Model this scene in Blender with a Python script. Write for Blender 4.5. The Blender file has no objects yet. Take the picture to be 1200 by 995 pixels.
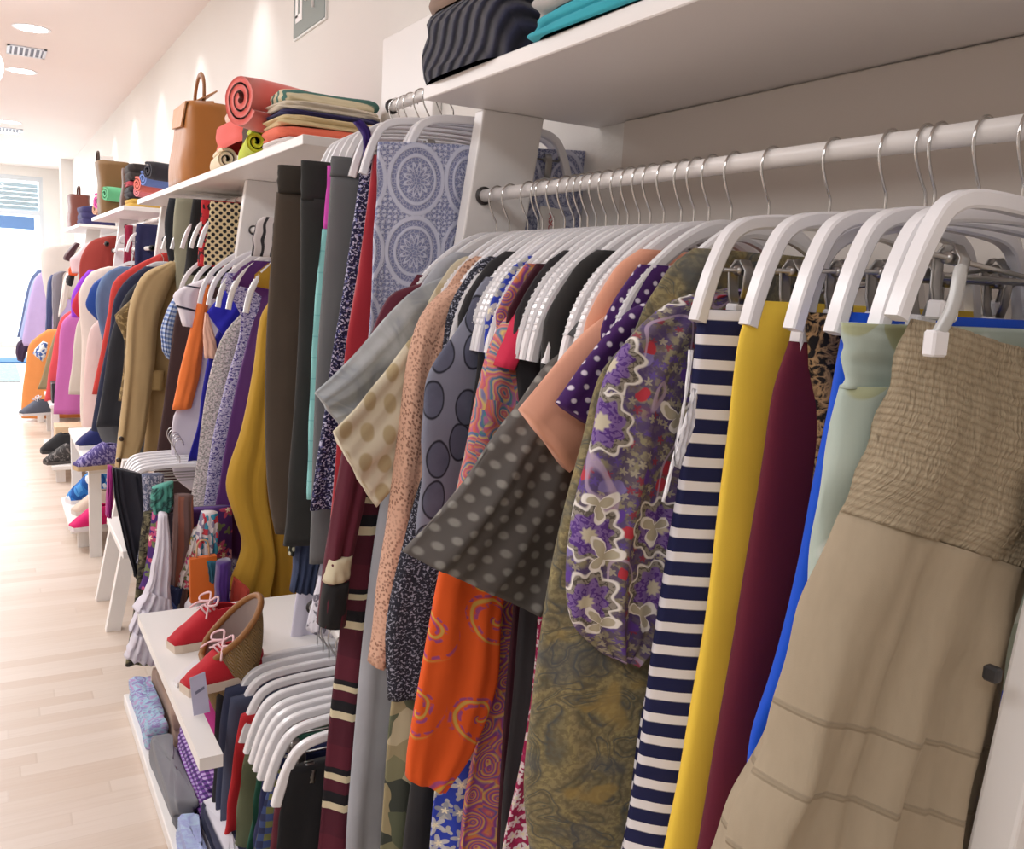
import bpy, math, random
import numpy as np
from mathutils import Vector, Matrix
random.seed(7)
SC = bpy.context.scene
COL = SC.collection
CAMH = 1.45
# ------------------------------------------------------------------ camera
F = 1055.0; CX, CY = 600.0, 497.5
def _n(v): return v / np.linalg.norm(v)
_y = _n(np.array([-16 - CX, 304 - CY, F]))
_x = np.array([2440 - CX, 432 - CY, F]); _x = _n(_x - _y * (_x @ _y))
_z = -np.cross(_x, _y)
if _z[1] > 0: _z = -_z
RM = np.array([_x, _y, _z])
def ray(u, v): return RM @ np.array([(u - CX) / F, (v - CY) / F, 1.0])
def pY(u, v, Y):                       # point of the plane Y = const seen at a picture point
    r = ray(u, v); p = r * (Y / r[1]); p[2] += CAMH; return p
def pX(u, v, X):
    r = ray(u, v); p = r * (X / r[0]); p[2] += CAMH; return p
cam = bpy.data.cameras.new('camera'); co = bpy.data.objects.new('camera', cam); COL.objects.link(co)
cam.sensor_fit = 'HORIZONTAL'; cam.sensor_width = 36.0; cam.lens = F / 1200 * 36
cam.clip_start = 0.02; cam.clip_end = 200
r_, u_, b_ = RM[:, 0], -RM[:, 1], -RM[:, 2]
co.matrix_world = Matrix(((r_[0], u_[0], b_[0], 0), (r_[1], u_[1], b_[1], 0), (r_[2], u_[2], b_[2], CAMH), (0, 0, 0, 1)))
SC.camera = co

# ------------------------------------------------------------------ node helpers
def lin(c):
    if isinstance(c, str):
        c = tuple(int(c[i:i + 2], 16) / 255 for i in (0, 2, 4))
    return tuple((x / 12.92 if x <= .04045 else ((x + .055) / 1.055) ** 2.4) for x in c[:3]) + (1.0,)
class NT:
    def __init__(s, name, rough=.85, bump=.25, sheen=.0, spec=.3):
        s.m = bpy.data.materials.new(name); s.m.use_nodes = True
        s.t = s.m.node_tree; s.N = s.t.nodes; s.L = s.t.links
        s.p = s.N['Principled BSDF']; s.p.inputs['Roughness'].default_value = rough
        s.p.inputs['Specular IOR Level'].default_value = spec
        if sheen: s.p.inputs['Sheen Weight'].default_value = sheen
        s.uv = s.N.new('ShaderNodeUVMap').outputs[0]
    def n(s, typ, **k):
        x = s.N.new('ShaderNode' + typ)
        for a, b in k.items(): setattr(x, a, b)
        return x
    def put(s, sock, v):
        if v is None: return
        if isinstance(v, bpy.types.NodeSocket): s.L.new(v, sock)
        elif isinstance(v, str): sock.default_value = lin(v)
        else: sock.default_value = v
    def math(s, op, a, b=None, c=None, clamp=False):
        x = s.n('Math', operation=op, use_clamp=clamp)
        s.put(x.inputs[0], a); s.put(x.inputs[1], b); s.put(x.inputs[2], c)
        return x.outputs[0]
    def vmath(s, op, a, b=None, sc=None):
        x = s.n('VectorMath', operation=op)
        s.put(x.inputs[0], a); s.put(x.inputs[1], b)
        if sc is not None: s.put(x.inputs['Scale'], sc)
        return x.outputs['Value'] if op in ('LENGTH', 'DOT_PRODUCT', 'DISTANCE') else x.outputs[0]
    def mapping(s, scale=(1, 1, 1), loc=(0, 0, 0), rot=0, src=None):
        x = s.n('Mapping'); s.put(x.inputs[0], src or s.uv)
        x.inputs['Scale'].default_value = scale; x.inputs['Location'].default_value = loc
        x.inputs['Rotation'].default_value = (0, 0, rot); return x.outputs[0]
    def noise(s, scale, detail=2, vec=None, dist=0, out='Fac', rough=.5):
        x = s.n('TexNoise'); s.put(x.inputs['Vector'], vec or s.uv)
        x.inputs['Scale'].default_value = scale; x.inputs['Detail'].default_value = detail
        x.inputs['Distortion'].default_value = dist; x.inputs['Roughness'].default_value = rough
        return x.outputs[out]
    def voro(s, scale, vec=None, rnd=1.0, feat='F1', out='Distance', dim='2D'):
        x = s.n('TexVoronoi', feature=feat, voronoi_dimensions=dim); s.put(x.inputs['Vector'], vec or s.uv)
        x.inputs['Scale'].default_value = scale; x.inputs['Randomness'].default_value = rnd
        return x if out is None else x.outputs[out]
    def ramp(s, f, stops, const=False):
        x = s.n('ValToRGB'); s.put(x.inputs[0], f); r = x.color_ramp
        r.interpolation = 'CONSTANT' if const else 'LINEAR'
        while len(r.elements) < len(stops): r.elements.new(.5)
        for e, (p, c) in zip(r.elements, sorted(stops, key=lambda q: q[0])): e.position = p; e.color = lin(c)
        return x.outputs[0]
    def mix(s, f, a, b, blend='MIX'):
        x = s.n('Mix', data_type='RGBA', blend_type=blend); s.put(x.inputs[0], f)
        s.put(x.inputs[6], a); s.put(x.inputs[7], b); return x.outputs[2]
    def step(s, a, edge, soft=.02):      # 1 where a > edge
        x = s.n('MapRange', interpolation_type='SMOOTHSTEP'); s.put(x.inputs[0], a)
        x.inputs[1].default_value = edge - soft; x.inputs[2].default_value = edge + soft
        return x.outputs[0]
    def sep(s, v=None):
        x = s.n('SeparateXYZ'); s.put(x.inputs[0], v or s.uv); return x.outputs
    def warp(s, amt, scale, vec=None, detail=2):
        v = vec or s.uv
        d = s.vmath('SUBTRACT', s.noise(scale, detail, vec=v, out='Color'), (.5, .5, .5))
        return s.vmath('ADD', v, s.vmath('SCALE', d, sc=amt))
    def bump(s, h, strength=.3, dist=.002, prev=None):
        x = s.n('Bump'); x.inputs['Strength'].default_value = strength; x.inputs['Distance'].default_value = dist
        s.put(x.inputs['Height'], h)
        if prev is not None: s.L.new(prev, x.inputs['Normal'])
        return x.outputs[0]
    def done(s, col, h=None, hs=.4, hd=.002, weave=True, wrinkle=.35):
        prev = None
        if wrinkle:                      # long soft creases, running mostly down the cloth
            w = s.noise(7, 1, vec=s.mapping(scale=(1.8, .7, 1)))
            prev = s.bump(w, wrinkle * .8, .025)
        if weave:
            f = s.noise(900, 1)
            prev = s.bump(f, .12, .001, prev)
        if h is not None: prev = s.bump(h, hs, hd, prev)
        if prev is not None: s.L.new(prev, s.p.inputs['Normal'])
        s.put(s.p.inputs['Base Color'], col); return s.m
    def flowers(s, scale, petals, R, rnd=.9, loc=(0, 0, 0), depth=.3, wob=0.0):
        """one flower per voronoi cell: returns (edge-r, r/edge, cell colour)"""
        vec = s.mapping(scale=(scale, scale, 1), loc=loc)
        if wob: vec = s.warp(wob, 1.7, vec=vec, detail=3)
        v = s.voro(1.0, vec=vec, rnd=rnd, out=None)
        d = s.vmath('SUBTRACT', vec, v.outputs['Position'])
        x, y, _ = s.sep(d)
        r = s.vmath('LENGTH', d)
        th = s.math('ARCTAN2', y, x)
        cc = s.sep(v.outputs['Color'])
        ph = s.math('MULTIPLY', cc[0], 6.28)
        e = s.math('MULTIPLY_ADD', s.math('COSINE', s.math('MULTIPLY_ADD', th, float(petals), ph)), depth * R, R * (1 - depth))
        return s.math('SUBTRACT', e, r), s.math('DIVIDE', r, e), cc
MATS = {}
def mat(key, fn):
    if key not in MATS: MATS[key] = fn()
    return MATS[key]
def solid(c, rough=.85, var=.10, bump=.35, sheen=.05):
    def f():
        s = NT('cloth_' + c, rough=rough, sheen=sheen)
        n = s.noise(14, 4)
        col = s.mix(s.math('MULTIPLY', s.math('SUBTRACT', n, .35, clamp=True), var * 4), c, '000000' if var < 0 else tuple(x * .72 for x in lin(c)[:3]) + (1,))
        return s.done(col, wrinkle=bump)
    return mat(('solid', c, rough, bump), f)
def plastic(c, rough=.3, metal=0.0, spec=.5):
    def f():
        s = NT('surface_' + c, rough=rough, spec=spec); s.p.inputs['Metallic'].default_value = metal
        s.put(s.p.inputs['Base Color'], s.mix(s.noise(6, 2, vec=s.n('TexCoord').outputs['Object']), c, tuple(x * .95 for x in lin(c)[:3]) + (1,)))
        return s.m
    return mat(('pl', c, rough, metal), f)
def stripes(a, b, period, duty=.5, axis=1, warp=.004, loc=0):
    def f():
        s = NT('striped_cloth')
        o = s.sep(s.warp(warp, 8))[axis]
        fr = s.math('FRACT', s.math('MULTIPLY_ADD', o, 1 / period, 100 + loc))
        return s.done(s.mix(s.step(fr, duty, .03), a, b))
    return mat(('str', a, b, period, duty, axis, loc), f)
def dots(bg, fg, period, r, soft=.06, rough=.85, fg2=None):
    def f():
        s = NT('dotted_cloth', rough=rough)
        x, y, _ = s.sep(s.mapping(scale=(1 / period, 1 / period, 1), rot=.78, loc=(50, 50, 0)))
        fx = s.math('SUBTRACT', s.math('FRACT', x), .5); fy = s.math('SUBTRACT', s.math('FRACT', y), .5)
        d = s.math('SQRT', s.math('ADD', s.math('MULTIPLY', fx, fx), s.math('MULTIPLY', fy, fy)))
        return s.done(s.mix(s.step(d, r, soft), fg, s.mix(s.noise(7, 3), bg, fg2 or bg)), wrinkle=.4)
    return mat(('dot', bg, fg, period, r), f)
def speckle(bg, fg, scale, thr=.55, fg2=None, soft=.03, det=3, stretch=1):
    def f():
        s = NT('speckled_cloth')
        v = s.mapping(scale=(stretch, 1, 1))
        c = s.mix(s.step(s.noise(scale, det, vec=v, dist=.5), thr, soft), bg, fg)
        if fg2: c = s.mix(s.step(s.noise(scale * .8, det, vec=s.mapping(loc=(3, 9, 0), scale=(stretch, 1, 1))), thr + .06, soft), c, fg2)
        return s.done(c)
    return mat(('spk', bg, fg, scale, thr, fg2), f)
def cells(cols, scale, warp=.02, edge=None, ew=.05):
    """patches of many colours, optionally outlined"""
    def f():
        s = NT('printed_cloth')
        v = s.warp(warp, scale * .5)
        k = s.sep(s.voro(scale, vec=v, out='Color'))[0]
        c = s.ramp(k, [(i / len(cols), q) for i, q in enumerate(cols)], const=True)
        if edge: c = s.mix(s.step(s.voro(scale, vec=v, feat='DISTANCE_TO_EDGE'), ew, .02), edge, c)
        return s.done(c)
    return mat(('cel', tuple(cols), scale, edge), f)
def floral(bg, cols, scale, bg2=None, R=.42, petals=5, leaf='6f7a50'):
    def f():
        s = NT('floral_cloth')
        c = s.mix(s.step(s.noise(scale * 2.2, 3), .52, .05), bg, bg2 or bg)
        e, q, k = s.flowers(scale * 1.5, 3, R * .8, loc=(4, 2, 0)); c = s.mix(s.step(e, 0, .03), c, leaf)
        e, q, k = s.flowers(scale, petals, R)
        fc = s.ramp(k[1], [(i / len(cols), x) for i, x in enumerate(cols)], const=True)
        fc = s.mix(s.step(q, .35, .05), 'f0e6c8', fc)
        return s.done(s.mix(s.step(e, 0, .03), c, fc))
    return mat(('flo', bg, tuple(cols), scale), f)
def paisley(cols, scale, warp=.03, rings=5.0):
    def f():
        s = NT('paisley_cloth')
        v = s.warp(warp, scale * .45)
        d = s.voro(scale, vec=v, feat='SMOOTH_F1')
        k = s.sep(s.voro(scale, vec=v, out='Color'))[0]
        fr = s.math('FRACT', s.math('MULTIPLY_ADD', d, rings, s.math('MULTIPLY', k, 3.0)))
        c = s.ramp(fr, [(i / len(cols), x) for i, x in enumerate(cols)], const=False)
        return s.done(c)
    return mat(('pai', tuple(cols), scale, rings), f)
def marble(cols, scale, dist=1.0, stretch=1.0):
    def f():
        s = NT('marbled_cloth')
        c = s.ramp(s.noise(scale, 4, vec=s.mapping(scale=(stretch, 1, 1)), dist=dist), [(.3 + .4 * i / max(1, len(cols) - 1), x) for i, x in enumerate(cols)])
        return s.done(c)
    return mat(('mar', tuple(cols), scale), f)
def check(a, b, c, p):
    def f():
        s = NT('checked_cloth')
        x, y, _ = s.sep(s.warp(.004, 8))
        fx = s.step(s.math('FRACT', s.math('MULTIPLY_ADD', x, 1 / p, 50)), .5, .05)
        fy = s.step(s.math('FRACT', s.math('MULTIPLY_ADD', y, 1 / p, 50)), .5, .05)
        q = s.math('MULTIPLY', s.math('ADD', fx, fy), .5)
        return s.done(s.ramp(q, [(0, a), (.5, b), (1, c)]))
    return mat(('chk', a, b, c, p), f)
def denim(c, c2):
    def f():
        s = NT('denim')
        n = s.noise(300, 2, vec=s.mapping(scale=(1, 5, 1), rot=.8)); g = s.noise(6, 3)
        return s.done(s.mix(s.math('MULTIPLY', s.math('ADD', n, g), .55), c, c2))
    return mat(('den', c, c2), f)
def knit(c, c2, scale=60):
    def f():
        s = NT('knitted_wool', rough=.95, sheen=.2)
        x, y, _ = s.sep(s.warp(.004, 20))
        w = s.math('SINE', s.math('MULTIPLY', s.math('ADD', y, s.math('MULTIPLY', s.math('ABSOLUTE', s.math('SUBTRACT', s.math('FRACT', s.math('MULTIPLY', x, scale / 4)), .5)), .06)), scale * 3))
        h = s.math('MULTIPLY_ADD', w, .5, .5)
        return s.done(s.mix(h, c2, c), h, .9, .008)
    return mat(('knit', c, scale), f)
def lace(thread, hole, scale=16):
    """crocheted lace: medallions in rings with netting between and rows of beads"""
    def f():
        s = NT('lace_cloth', rough=.9)
        v = s.warp(.006, 14)
        x, y, _ = s.sep(v)
        P = .12
        gx = s.math('SUBTRACT', s.math('FRACT', s.math('MULTIPLY_ADD', x, 1 / P, 20)), .5)
        gy = s.math('SUBTRACT', s.math('FRACT', s.math('MULTIPLY_ADD', y, 1 / (P * 1.25), 20)), .5)
        r = s.math('SQRT', s.math('ADD', s.math('MULTIPLY', gx, gx), s.math('MULTIPLY', gy, gy)))
        th = s.math('ARCTAN2', gy, gx)
        rings = s.math('ABSOLUTE', s.math('SINE', s.math('MULTIPLY', r, 24.0)))
        spokes = s.math('ABSOLUTE', s.math('SINE', s.math('MULTIPLY', th, 6.0)))
        petal = s.math('ABSOLUTE', s.math('SUBTRACT', r, s.math('MULTIPLY_ADD', spokes, .12, .10)))
        med = s.math('MAXIMUM', s.math('SUBTRACT', 1.0, s.step(petal, .03, .012)), s.math('SUBTRACT', 1.0, s.step(s.math('ABSOLUTE', s.math('SUBTRACT', r, .33)), .025, .01)))
        net = s.math('SUBTRACT', 1.0, s.step(s.voro(140, vec=v, feat='DISTANCE_TO_EDGE'), .1, .06))
        beads = s.math('SUBTRACT', 1.0, s.step(s.voro(85, vec=v, rnd=.25), .3, .08))
        inside = s.math('SUBTRACT', 1.0, s.step(r, .47, .02))
        far = s.math('MAXIMUM', s.math('MULTIPLY', net, .75), beads)
        rim = s.math('SUBTRACT', 1.0, s.step(s.math('ABSOLUTE', s.math('SUBTRACT', r, .47)), .035, .012))
        q = s.math('MAXIMUM', rim, s.mix(inside, far, s.math('MAXIMUM', med, s.math('MULTIPLY', net, .7))))
        return s.done(s.mix(q, hole, thread), q, .6, .003)
    return mat(('lace', thread, hole), f)

# ------------------------------------------------------------------ mesh helpers
def mesh_from(name, V, Fc, uvs=None, smooth=True):
    me = bpy.data.meshes.new(name)
    me.from_pydata([tuple(map(float, v)) for v in V], [], Fc)
    if uvs is not None:
        lay = me.uv_layers.new(name='UVMap')
        flat = np.array(uvs, dtype=np.float32).ravel(); lay.data.foreach_set('uv', flat)
    if smooth: me.polygons.foreach_set('use_smooth', [True] * len(me.polygons))
    me.update(); return me
def obj(name, me, m, parent=None, loc=None):
    o = bpy.data.objects.new(name, me); COL.objects.link(o)
    if m is not None and not me.materials: me.materials.append(m)
    if parent: o.parent = parent
    if loc is not None: o.location = loc
    return o
def tag(o, label, cat, group=None):
    o['label'] = label; o['category'] = cat
    if group: o['group'] = group
    return o
def thing(name, label, cat, loc=(0, 0, 0), group=None, rz=0):
    o = bpy.data.objects.new(name, None); COL.objects.link(o); o.location = loc; o.rotation_euler = (0, 0, rz)
    o.empty_display_size = .05
    return tag(o, label, cat, group)
class MB:
    """collects plain pieces into one mesh"""
    def __init__(s): s.V = []; s.F = []; s.U = []; s.sm = []
    def add(s, V, Fc, smooth=False, U=None):
        b = len(s.V); V = [tuple(map(float, v)) for v in V]; s.V += V
        for f in Fc:
            s.F.append(tuple(b + i for i in f)); s.sm.append(smooth)
            for i in f: s.U.append(U[i] if U is not None else (V[i][0] + V[i][1], V[i][2] + .3 * V[i][1]))
        return s
    def box(s, a, b, bev=0.0):
        x0, y0, z0 = a; x1, y1, z1 = b
        if bev <= 0:
            V = [(x, y, z) for z in (z0, z1) for y in (y0, y1) for x in (x0, x1)]
            return s.add(V, [(0, 2, 3, 1), (4, 5, 7, 6), (0, 1, 5, 4), (2, 6, 7, 3), (0, 4, 6, 2), (1, 3, 7, 5)])
        V = []; idx = {}
        for ix, x in enumerate((x0, x1)):
            for iy, y in enumerate((y0, y1)):
                for iz, z in enumerate((z0, z1)):
                    sx, sy, sz = (1 - 2 * ix) * bev, (1 - 2 * iy) * bev, (1 - 2 * iz) * bev
                    for k, p in enumerate(((x, y + sy, z + sz), (x + sx, y, z + sz), (x + sx, y + sy, z))):
                        idx[ix, iy, iz, k] = len(V); V.append(p)
        Q = []
        for a_ in (0, 1):
            Q.append([idx[a_, 0, 0, 0], idx[a_, 1, 0, 0], idx[a_, 1, 1, 0], idx[a_, 0, 1, 0]])
            Q.append([idx[0, a_, 0, 1], idx[1, a_, 0, 1], idx[1, a_, 1, 1], idx[0, a_, 1, 1]])
            Q.append([idx[0, 0, a_, 2], idx[1, 0, a_, 2], idx[1, 1, a_, 2], idx[0, 1, a_, 2]])
        for i in (0, 1):
            for j in (0, 1):
                Q.append([idx[0, i, j, 1], idx[1, i, j, 1], idx[1, i, j, 2], idx[0, i, j, 2]])
                Q.append([idx[i, 0, j, 0], idx[i, 1, j, 0], idx[i, 1, j, 2], idx[i, 0, j, 2]])
                Q.append([idx[i, j, 0, 0], idx[i, j, 1, 0], idx[i, j, 1, 1], idx[i, j, 0, 1]])
                for k in (0, 1): Q.append([idx[i, j, k, 0], idx[i, j, k, 1], idx[i, j, k, 2]])
        c = np.mean(np.array(V), axis=0); out = []
        for q in Q:
            P = [np.array(V[i]) for i in q]; nn = np.cross(P[1] - P[0], P[2] - P[0])
            out.append(tuple(q) if nn @ (np.mean(P, axis=0) - c) > 0 else tuple(reversed(q)))
        return s.add(V, out)
    def sweep(s, pts, w, h=None, n=8, up=(0, 1, 0), taper=None, caps=True, sq=2.0):
        """a tube along pts; w across 'up', h along it; sq>2 squares the section"""
        P = [np.array(p, float) for p in pts]; up = np.array(up, float); h = h or w
        V = []; Fc = []; U = []; L = 0
        for i, p in enumerate(P):
            if i: L += np.linalg.norm(p - P[i - 1])
            t = _n(P[min(i + 1, len(P) - 1)] - P[max(i - 1, 0)])
            a = np.cross(t, up)
            if np.linalg.norm(a) < 1e-4: a = np.cross(t, (1, 0, 0))
            a = _n(a); b = _n(np.cross(a, t)); k = taper[i] if taper is not None else 1.0
            for j in range(n):
                th = 2 * math.pi * (j + .5) / n; cx, sx = math.cos(th), math.sin(th)
                e = 2 / sq; ca = math.copysign(abs(cx) ** e, cx); sa = math.copysign(abs(sx) ** e, sx)
                V.append(p + a * ca * w * k / 2 + b * sa * h * k / 2); U.append((j / n * (w + h) * 1.6, L))
        for i in range(len(P) - 1):
            for j in range(n):
                Fc.append((i * n + j, i * n + (j + 1) % n, (i + 1) * n + (j + 1) % n, (i + 1) * n + j))
        if caps: Fc += [tuple(range(n - 1, -1, -1)), tuple((len(P) - 1) * n + j for j in range(n))]
        return s.add(V, Fc, True, U)
    def mesh(s, name):
        me = mesh_from(name, s.V, s.F, s.U, smooth=False)
        me.polygons.foreach_set('use_smooth', s.sm); return me
    def build(s, name, m, parent=None, loc=None):
        if loc is not None:
            s.V = [tuple(np.array(v) - np.array(loc)) for v in s.V]
        return obj(name, s.mesh(name), m, parent, loc)
def catmull(P, M):
    P = np.array(P, float)
    if len(P) == 2: t = np.linspace(0, 1, M)[:, None]; return P[0] * (1 - t) + P[1] * t
    d = np.r_[0, np.cumsum(np.maximum(1e-6, np.linalg.norm(np.diff(P, axis=0), axis=1)))]
    tan = np.zeros_like(P)
    for i in range(len(P)):
        a, b = max(i - 1, 0), min(i + 1, len(P) - 1)
        tan[i] = (P[b] - P[a]) / (d[b] - d[a])
    out = []
    for q in np.linspace(0, d[-1], M):
        i = min(int(np.searchsorted(d, q, 'right')) - 1, len(P) - 2); h = d[i + 1] - d[i]; t = (q - d[i]) / h
        out.append((2 * t**3 - 3 * t**2 + 1) * P[i] + (t**3 - 2 * t**2 + t) * h * tan[i] + (-2 * t**3 + 3 * t**2) * P[i + 1] + (t**3 - t**2) * h * tan[i + 1])
    return np.array(out)
def cloth(name, L, R, t, m, parent=None, origin=(0, 0, 0), folds=4, amp=.008, seed=0, rows=36, N=56, grow=1.0, top_amp=.15, nrm=(0, 1, 0), hem=0.0, crinkle=0.0, wr=1.0):
    """a hanging piece of cloth: a flattened tube between the edge lines L and R, with folds that deepen downward"""
    rg = np.random.RandomState(seed + 11)
    k = max(len(L), len(R)); M = rows
    Lp, Rp = catmull(L, M), catmull(R, M); nrm = np.array(nrm, float)
    tt = np.interp(np.linspace(0, 1, M), np.linspace(0, 1, len(t)), t) if hasattr(t, '__len__') else np.full(M, t)
    C = (Lp + Rp) / 2; D = (Rp - Lp) / 2; W = np.linalg.norm(D, axis=1)
    th = np.linspace(0, 2 * np.pi, N, endpoint=False)
    a = np.sign(np.cos(th)) * np.abs(np.cos(th)) ** .75; b = np.sign(np.sin(th)) * np.abs(np.sin(th)) ** .8
    s_ = np.linspace(0, 1, M); g = top_amp + (1 - top_amp) * s_ ** grow
    disp = np.zeros((M, N)); ph = rg.rand(4) * 6.28
    for q, (f, w) in enumerate(((folds, 1.0), (folds * 1.7 + .6, .5), (folds * 2.9 + .3, .25))):
        disp += w * np.sin(f * np.pi * a[None, :] + ph[q] + .8 * np.sin(2.2 * s_ + ph[3] + q)[:, None] + .5 * s_[:, None])
    disp *= amp * g[:, None]
    edge = np.sin((3.1 * s_ + .6 * np.sin(5 * s_ + ph[1])) * np.pi + ph[2]) * amp * .35 * wr * s_
    bl = .012 * wr
    wob = sum(rg.uniform(.3, 1) * np.sin(s_[:, None] * rg.uniform(6, 26) + a[None, :] * rg.uniform(-9, 9) + np.sign(b)[None, :] * rg.rand() * 2 + rg.rand() * 6.28) for _ in range(5)) * .0011 * wr
    P = C[:, None, :] + (a[None, :, None] * (1 + edge / np.maximum(W, .02))[:, None, None]) * D[:, None, :]
    off = b[None, :] * (tt / 2)[:, None] + disp + wob
    if crinkle:
        off += crinkle * np.sign(b)[None, :] * np.sin(np.arange(N) * 2.1 + 3 * np.sin(s_ * 40)[:, None]) * np.abs(b)[None, :]
    P = P + off[:, :, None] * nrm
    if hem:
        P[:, :, 2] += (hem * np.sin(a * folds * np.pi * 1.3 + ph[0]))[None, :] * (s_ ** 6)[:, None]
    V = P.reshape(-1, 3) - np.array(origin)
    dl = np.linalg.norm(np.diff(P, axis=1, append=P[:, :1]), axis=2).mean(axis=0)
    uu = np.r_[0, np.cumsum(dl)]; width = W / max(1e-6, W.max())
    vv = np.r_[0, np.cumsum(np.linalg.norm(np.diff(C, axis=0), axis=1))]
    Fc = []; U = []
    um = uu[-1] * .75
    for i in range(M - 1):
        for j in range(N):
            j2 = (j + 1) % N
            Fc.append((i * N + j, (i + 1) * N + j, (i + 1) * N + j2, i * N + j2))
            a0, a1 = uu[j] - um, uu[j + 1] - um
            U += [(a0 * width[i] , -vv[i]), (a0 * width[i + 1], -vv[i + 1]), (a1 * width[i + 1], -vv[i + 1]), (a1 * width[i], -vv[i])]
    for base, rev in ((0, False), ((M - 1) * N, True)):
        f = [base + j for j in range(N)]
        if rev: f = f[::-1]
        Fc.append(tuple(f)); U += [(0.0, 0.0)] * N
    me = mesh_from(name, V, Fc, U)
    return obj(name, me, m, parent)
def edges(px_l, Y, xc, px_r=None, xr=None):
    L = [pY(u, v, Y) for u, v in px_l]
    if px_r is not None: return L, [pY(u, v, Y) for u, v in px_r]
    R = []
    for p in L:
        x = xr if xr is not None else min(1.125, 2 * xc - p[0])
        R.append(np.array([max(x, p[0] + .03), p[1], p[2]]))
    return L, R
GARM = []
def cover(L, xc, Y, zr, seed=0, clamp=True):
    """shoulder line that lies over the arm of a hanger, then the given edge below it"""
    S = [np.array([xc - r - .011, Y, zr + z + .014]) for r, z in ((.140, -.158), (.158, -.182), (.178, -.212), (.192, -.245))]
    S = ([], [np.array([xc - .118, Y, zr - .122])], [np.array([xc - .128, Y, zr - .131])])[seed % 3] + S[seed % 2 if seed % 3 == 0 else 0:]
    if not clamp: return S[:-1] + [p for p in L if p[2] < S[-2][2] - .02]
    rest = [p for p in L if p[2] < S[-1][2] - .03]
    rest = [np.array([min(p[0], S[-1][0] + .006 + .25 * max(0, S[-1][2] - p[2] - .15)), p[1], p[2]]) for p in rest]
    return S + rest
def garment(name, cat, label, Y, parts, rail='near', group=None, xc=.89, hang=None, shoulder=None):
    """parts: dicts(name, L, R|xr, t, m, ...) drawn in the plane across the rail at distance Y"""
    first = edges(parts[0]['L'], Y, xc, parts[0].get('R'), parts[0].get('xr'))
    o0 = np.array([xc, Y, first[0][0][2]])
    root = thing(name, label, cat, o0, group) if len(parts) > 1 else None
    for i, p in enumerate(parts):
        p = dict(p); dy = p.pop('dy', 0); yy = Y + dy
        L, R = edges(p.pop('L'), yy, xc, p.pop('R', None), p.pop('xr', None))
        if shoulder is not None and i == 0:
            L = cover(L, xc, yy, shoulder, hash_(label), xc == .892); R = [np.array([min(1.125, 2 * xc - q[0]), q[1], q[2]]) for q in L]
            tb = p.get('t', .034); p['t'] = [.030, .032, .034, .036] + [tb] * 8 if not hasattr(tb, '__len__') else tb
        t = p.pop('t', .034); m = p.pop('m'); pn = p.pop('name', 'body'); plab = p.pop('label', None); sd = p.pop('seed', hash_(label) + i)
        if root is None:
            o = cloth(name, L, R, t, m, None, o0, seed=sd, **p); o.location = o0; tag(o, label, cat, group)
        else:
            o = cloth(pn, L, R, t, m, root, o0, seed=sd, **p)
            if plab: o['label'] = plab
    return root or o
def hash_(s): return sum(ord(c) * (i + 3) for i, c in enumerate(s)) % 9973
def copy_thing(src, name, loc, label, group=None, rz=0):
    r = src.copy(); COL.objects.link(r); r.name = name; r.location = loc; r.rotation_euler = (0, 0, rz); r['label'] = label
    if group: r['group'] = group
    for ch in src.children:
        c = ch.copy(); COL.objects.link(c); c.parent = r; c.name = ch.name.split('.')[0]
        for g in ch.children:
            d = g.copy(); COL.objects.link(d); d.parent = c; d.name = g.name.split('.')[0]
    return r
# ------------------------------------------------------------------ materials of the place
def m_wall():
    s = NT('painted_wall', rough=.8)
    o = s.n('TexCoord').outputs['Object']
    n = s.noise(120, 3, vec=o); s.L.new(s.bump(n, .12, .004), s.p.inputs['Normal'])
    s.put(s.p.inputs['Base Color'], s.mix(s.noise(.8, 2, vec=o), 'ece9e4', 'e2ded9')); return s.m
def m_ceiling():
    s = NT('painted_ceiling', rough=.9); o = s.n('TexCoord').outputs['Object']
    s.put(s.p.inputs['Base Color'], s.mix(s.noise(.5, 2, vec=o), 'efe4e0', 'e9dcd7')); return s.m
def m_floor():
    s = NT('pale_wood_floor', rough=.34, spec=.45)
    o = s.n('TexCoord').outputs['Object']
    x, y, _ = s.sep(o)
    row = s.math('FLOOR', s.math('MULTIPLY', y, 1 / .062))
    rnd = s.n('TexWhiteNoise', noise_dimensions='1D'); s.put(rnd.inputs['W'], row)
    xs = s.math('ADD', x, s.math('MULTIPLY', rnd.outputs['Value'], 3.0))
    pl = s.math('FLOOR', s.math('MULTIPLY', xs, 1 / .85))
    rn2 = s.n('TexWhiteNoise', noise_dimensions='2D'); cb = s.n('CombineXYZ'); s.put(cb.inputs[0], row); s.put(cb.inputs[1], pl); s.L.new(cb.outputs[0], rn2.inputs['Vector'])
    g = s.noise(9, 4, vec=s.mapping(scale=(.5, 9, 1), src=o), dist=.4)
    c = s.ramp(s.math('MULTIPLY_ADD', rn2.outputs['Value'], .6, s.math('MULTIPLY', g, .4)), [(0, 'c6ad99'), (.35, 'cfbcab'), (.65, 'd8c8ba'), (1, 'c9b4a2')])
    fy = s.math('FRACT', s.math('MULTIPLY', y, 1 / .062)); fx = s.math('FRACT', s.math('MULTIPLY', xs, 1 / .85))
    gap = s.math('MAXIMUM', s.step(fy, .97, .015), s.step(fx, .994, .003))
    s.put(s.p.inputs['Base Color'], s.mix(s.math('MULTIPLY', gap, .16), c, '9a7d66'))
    s.L.new(s.bump(g, .05, .002), s.p.inputs['Normal']); return s.m
def m_paint(name, c, rough=.35):
    s = NT(name, rough=rough, spec=.45); o = s.n('TexCoord').outputs['Object']
    s.put(s.p.inputs['Base Color'], s.mix(s.noise(3, 3, vec=o), c, tuple(q * .93 for q in lin(c)[:3]) + (1,))); return s.m
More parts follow.
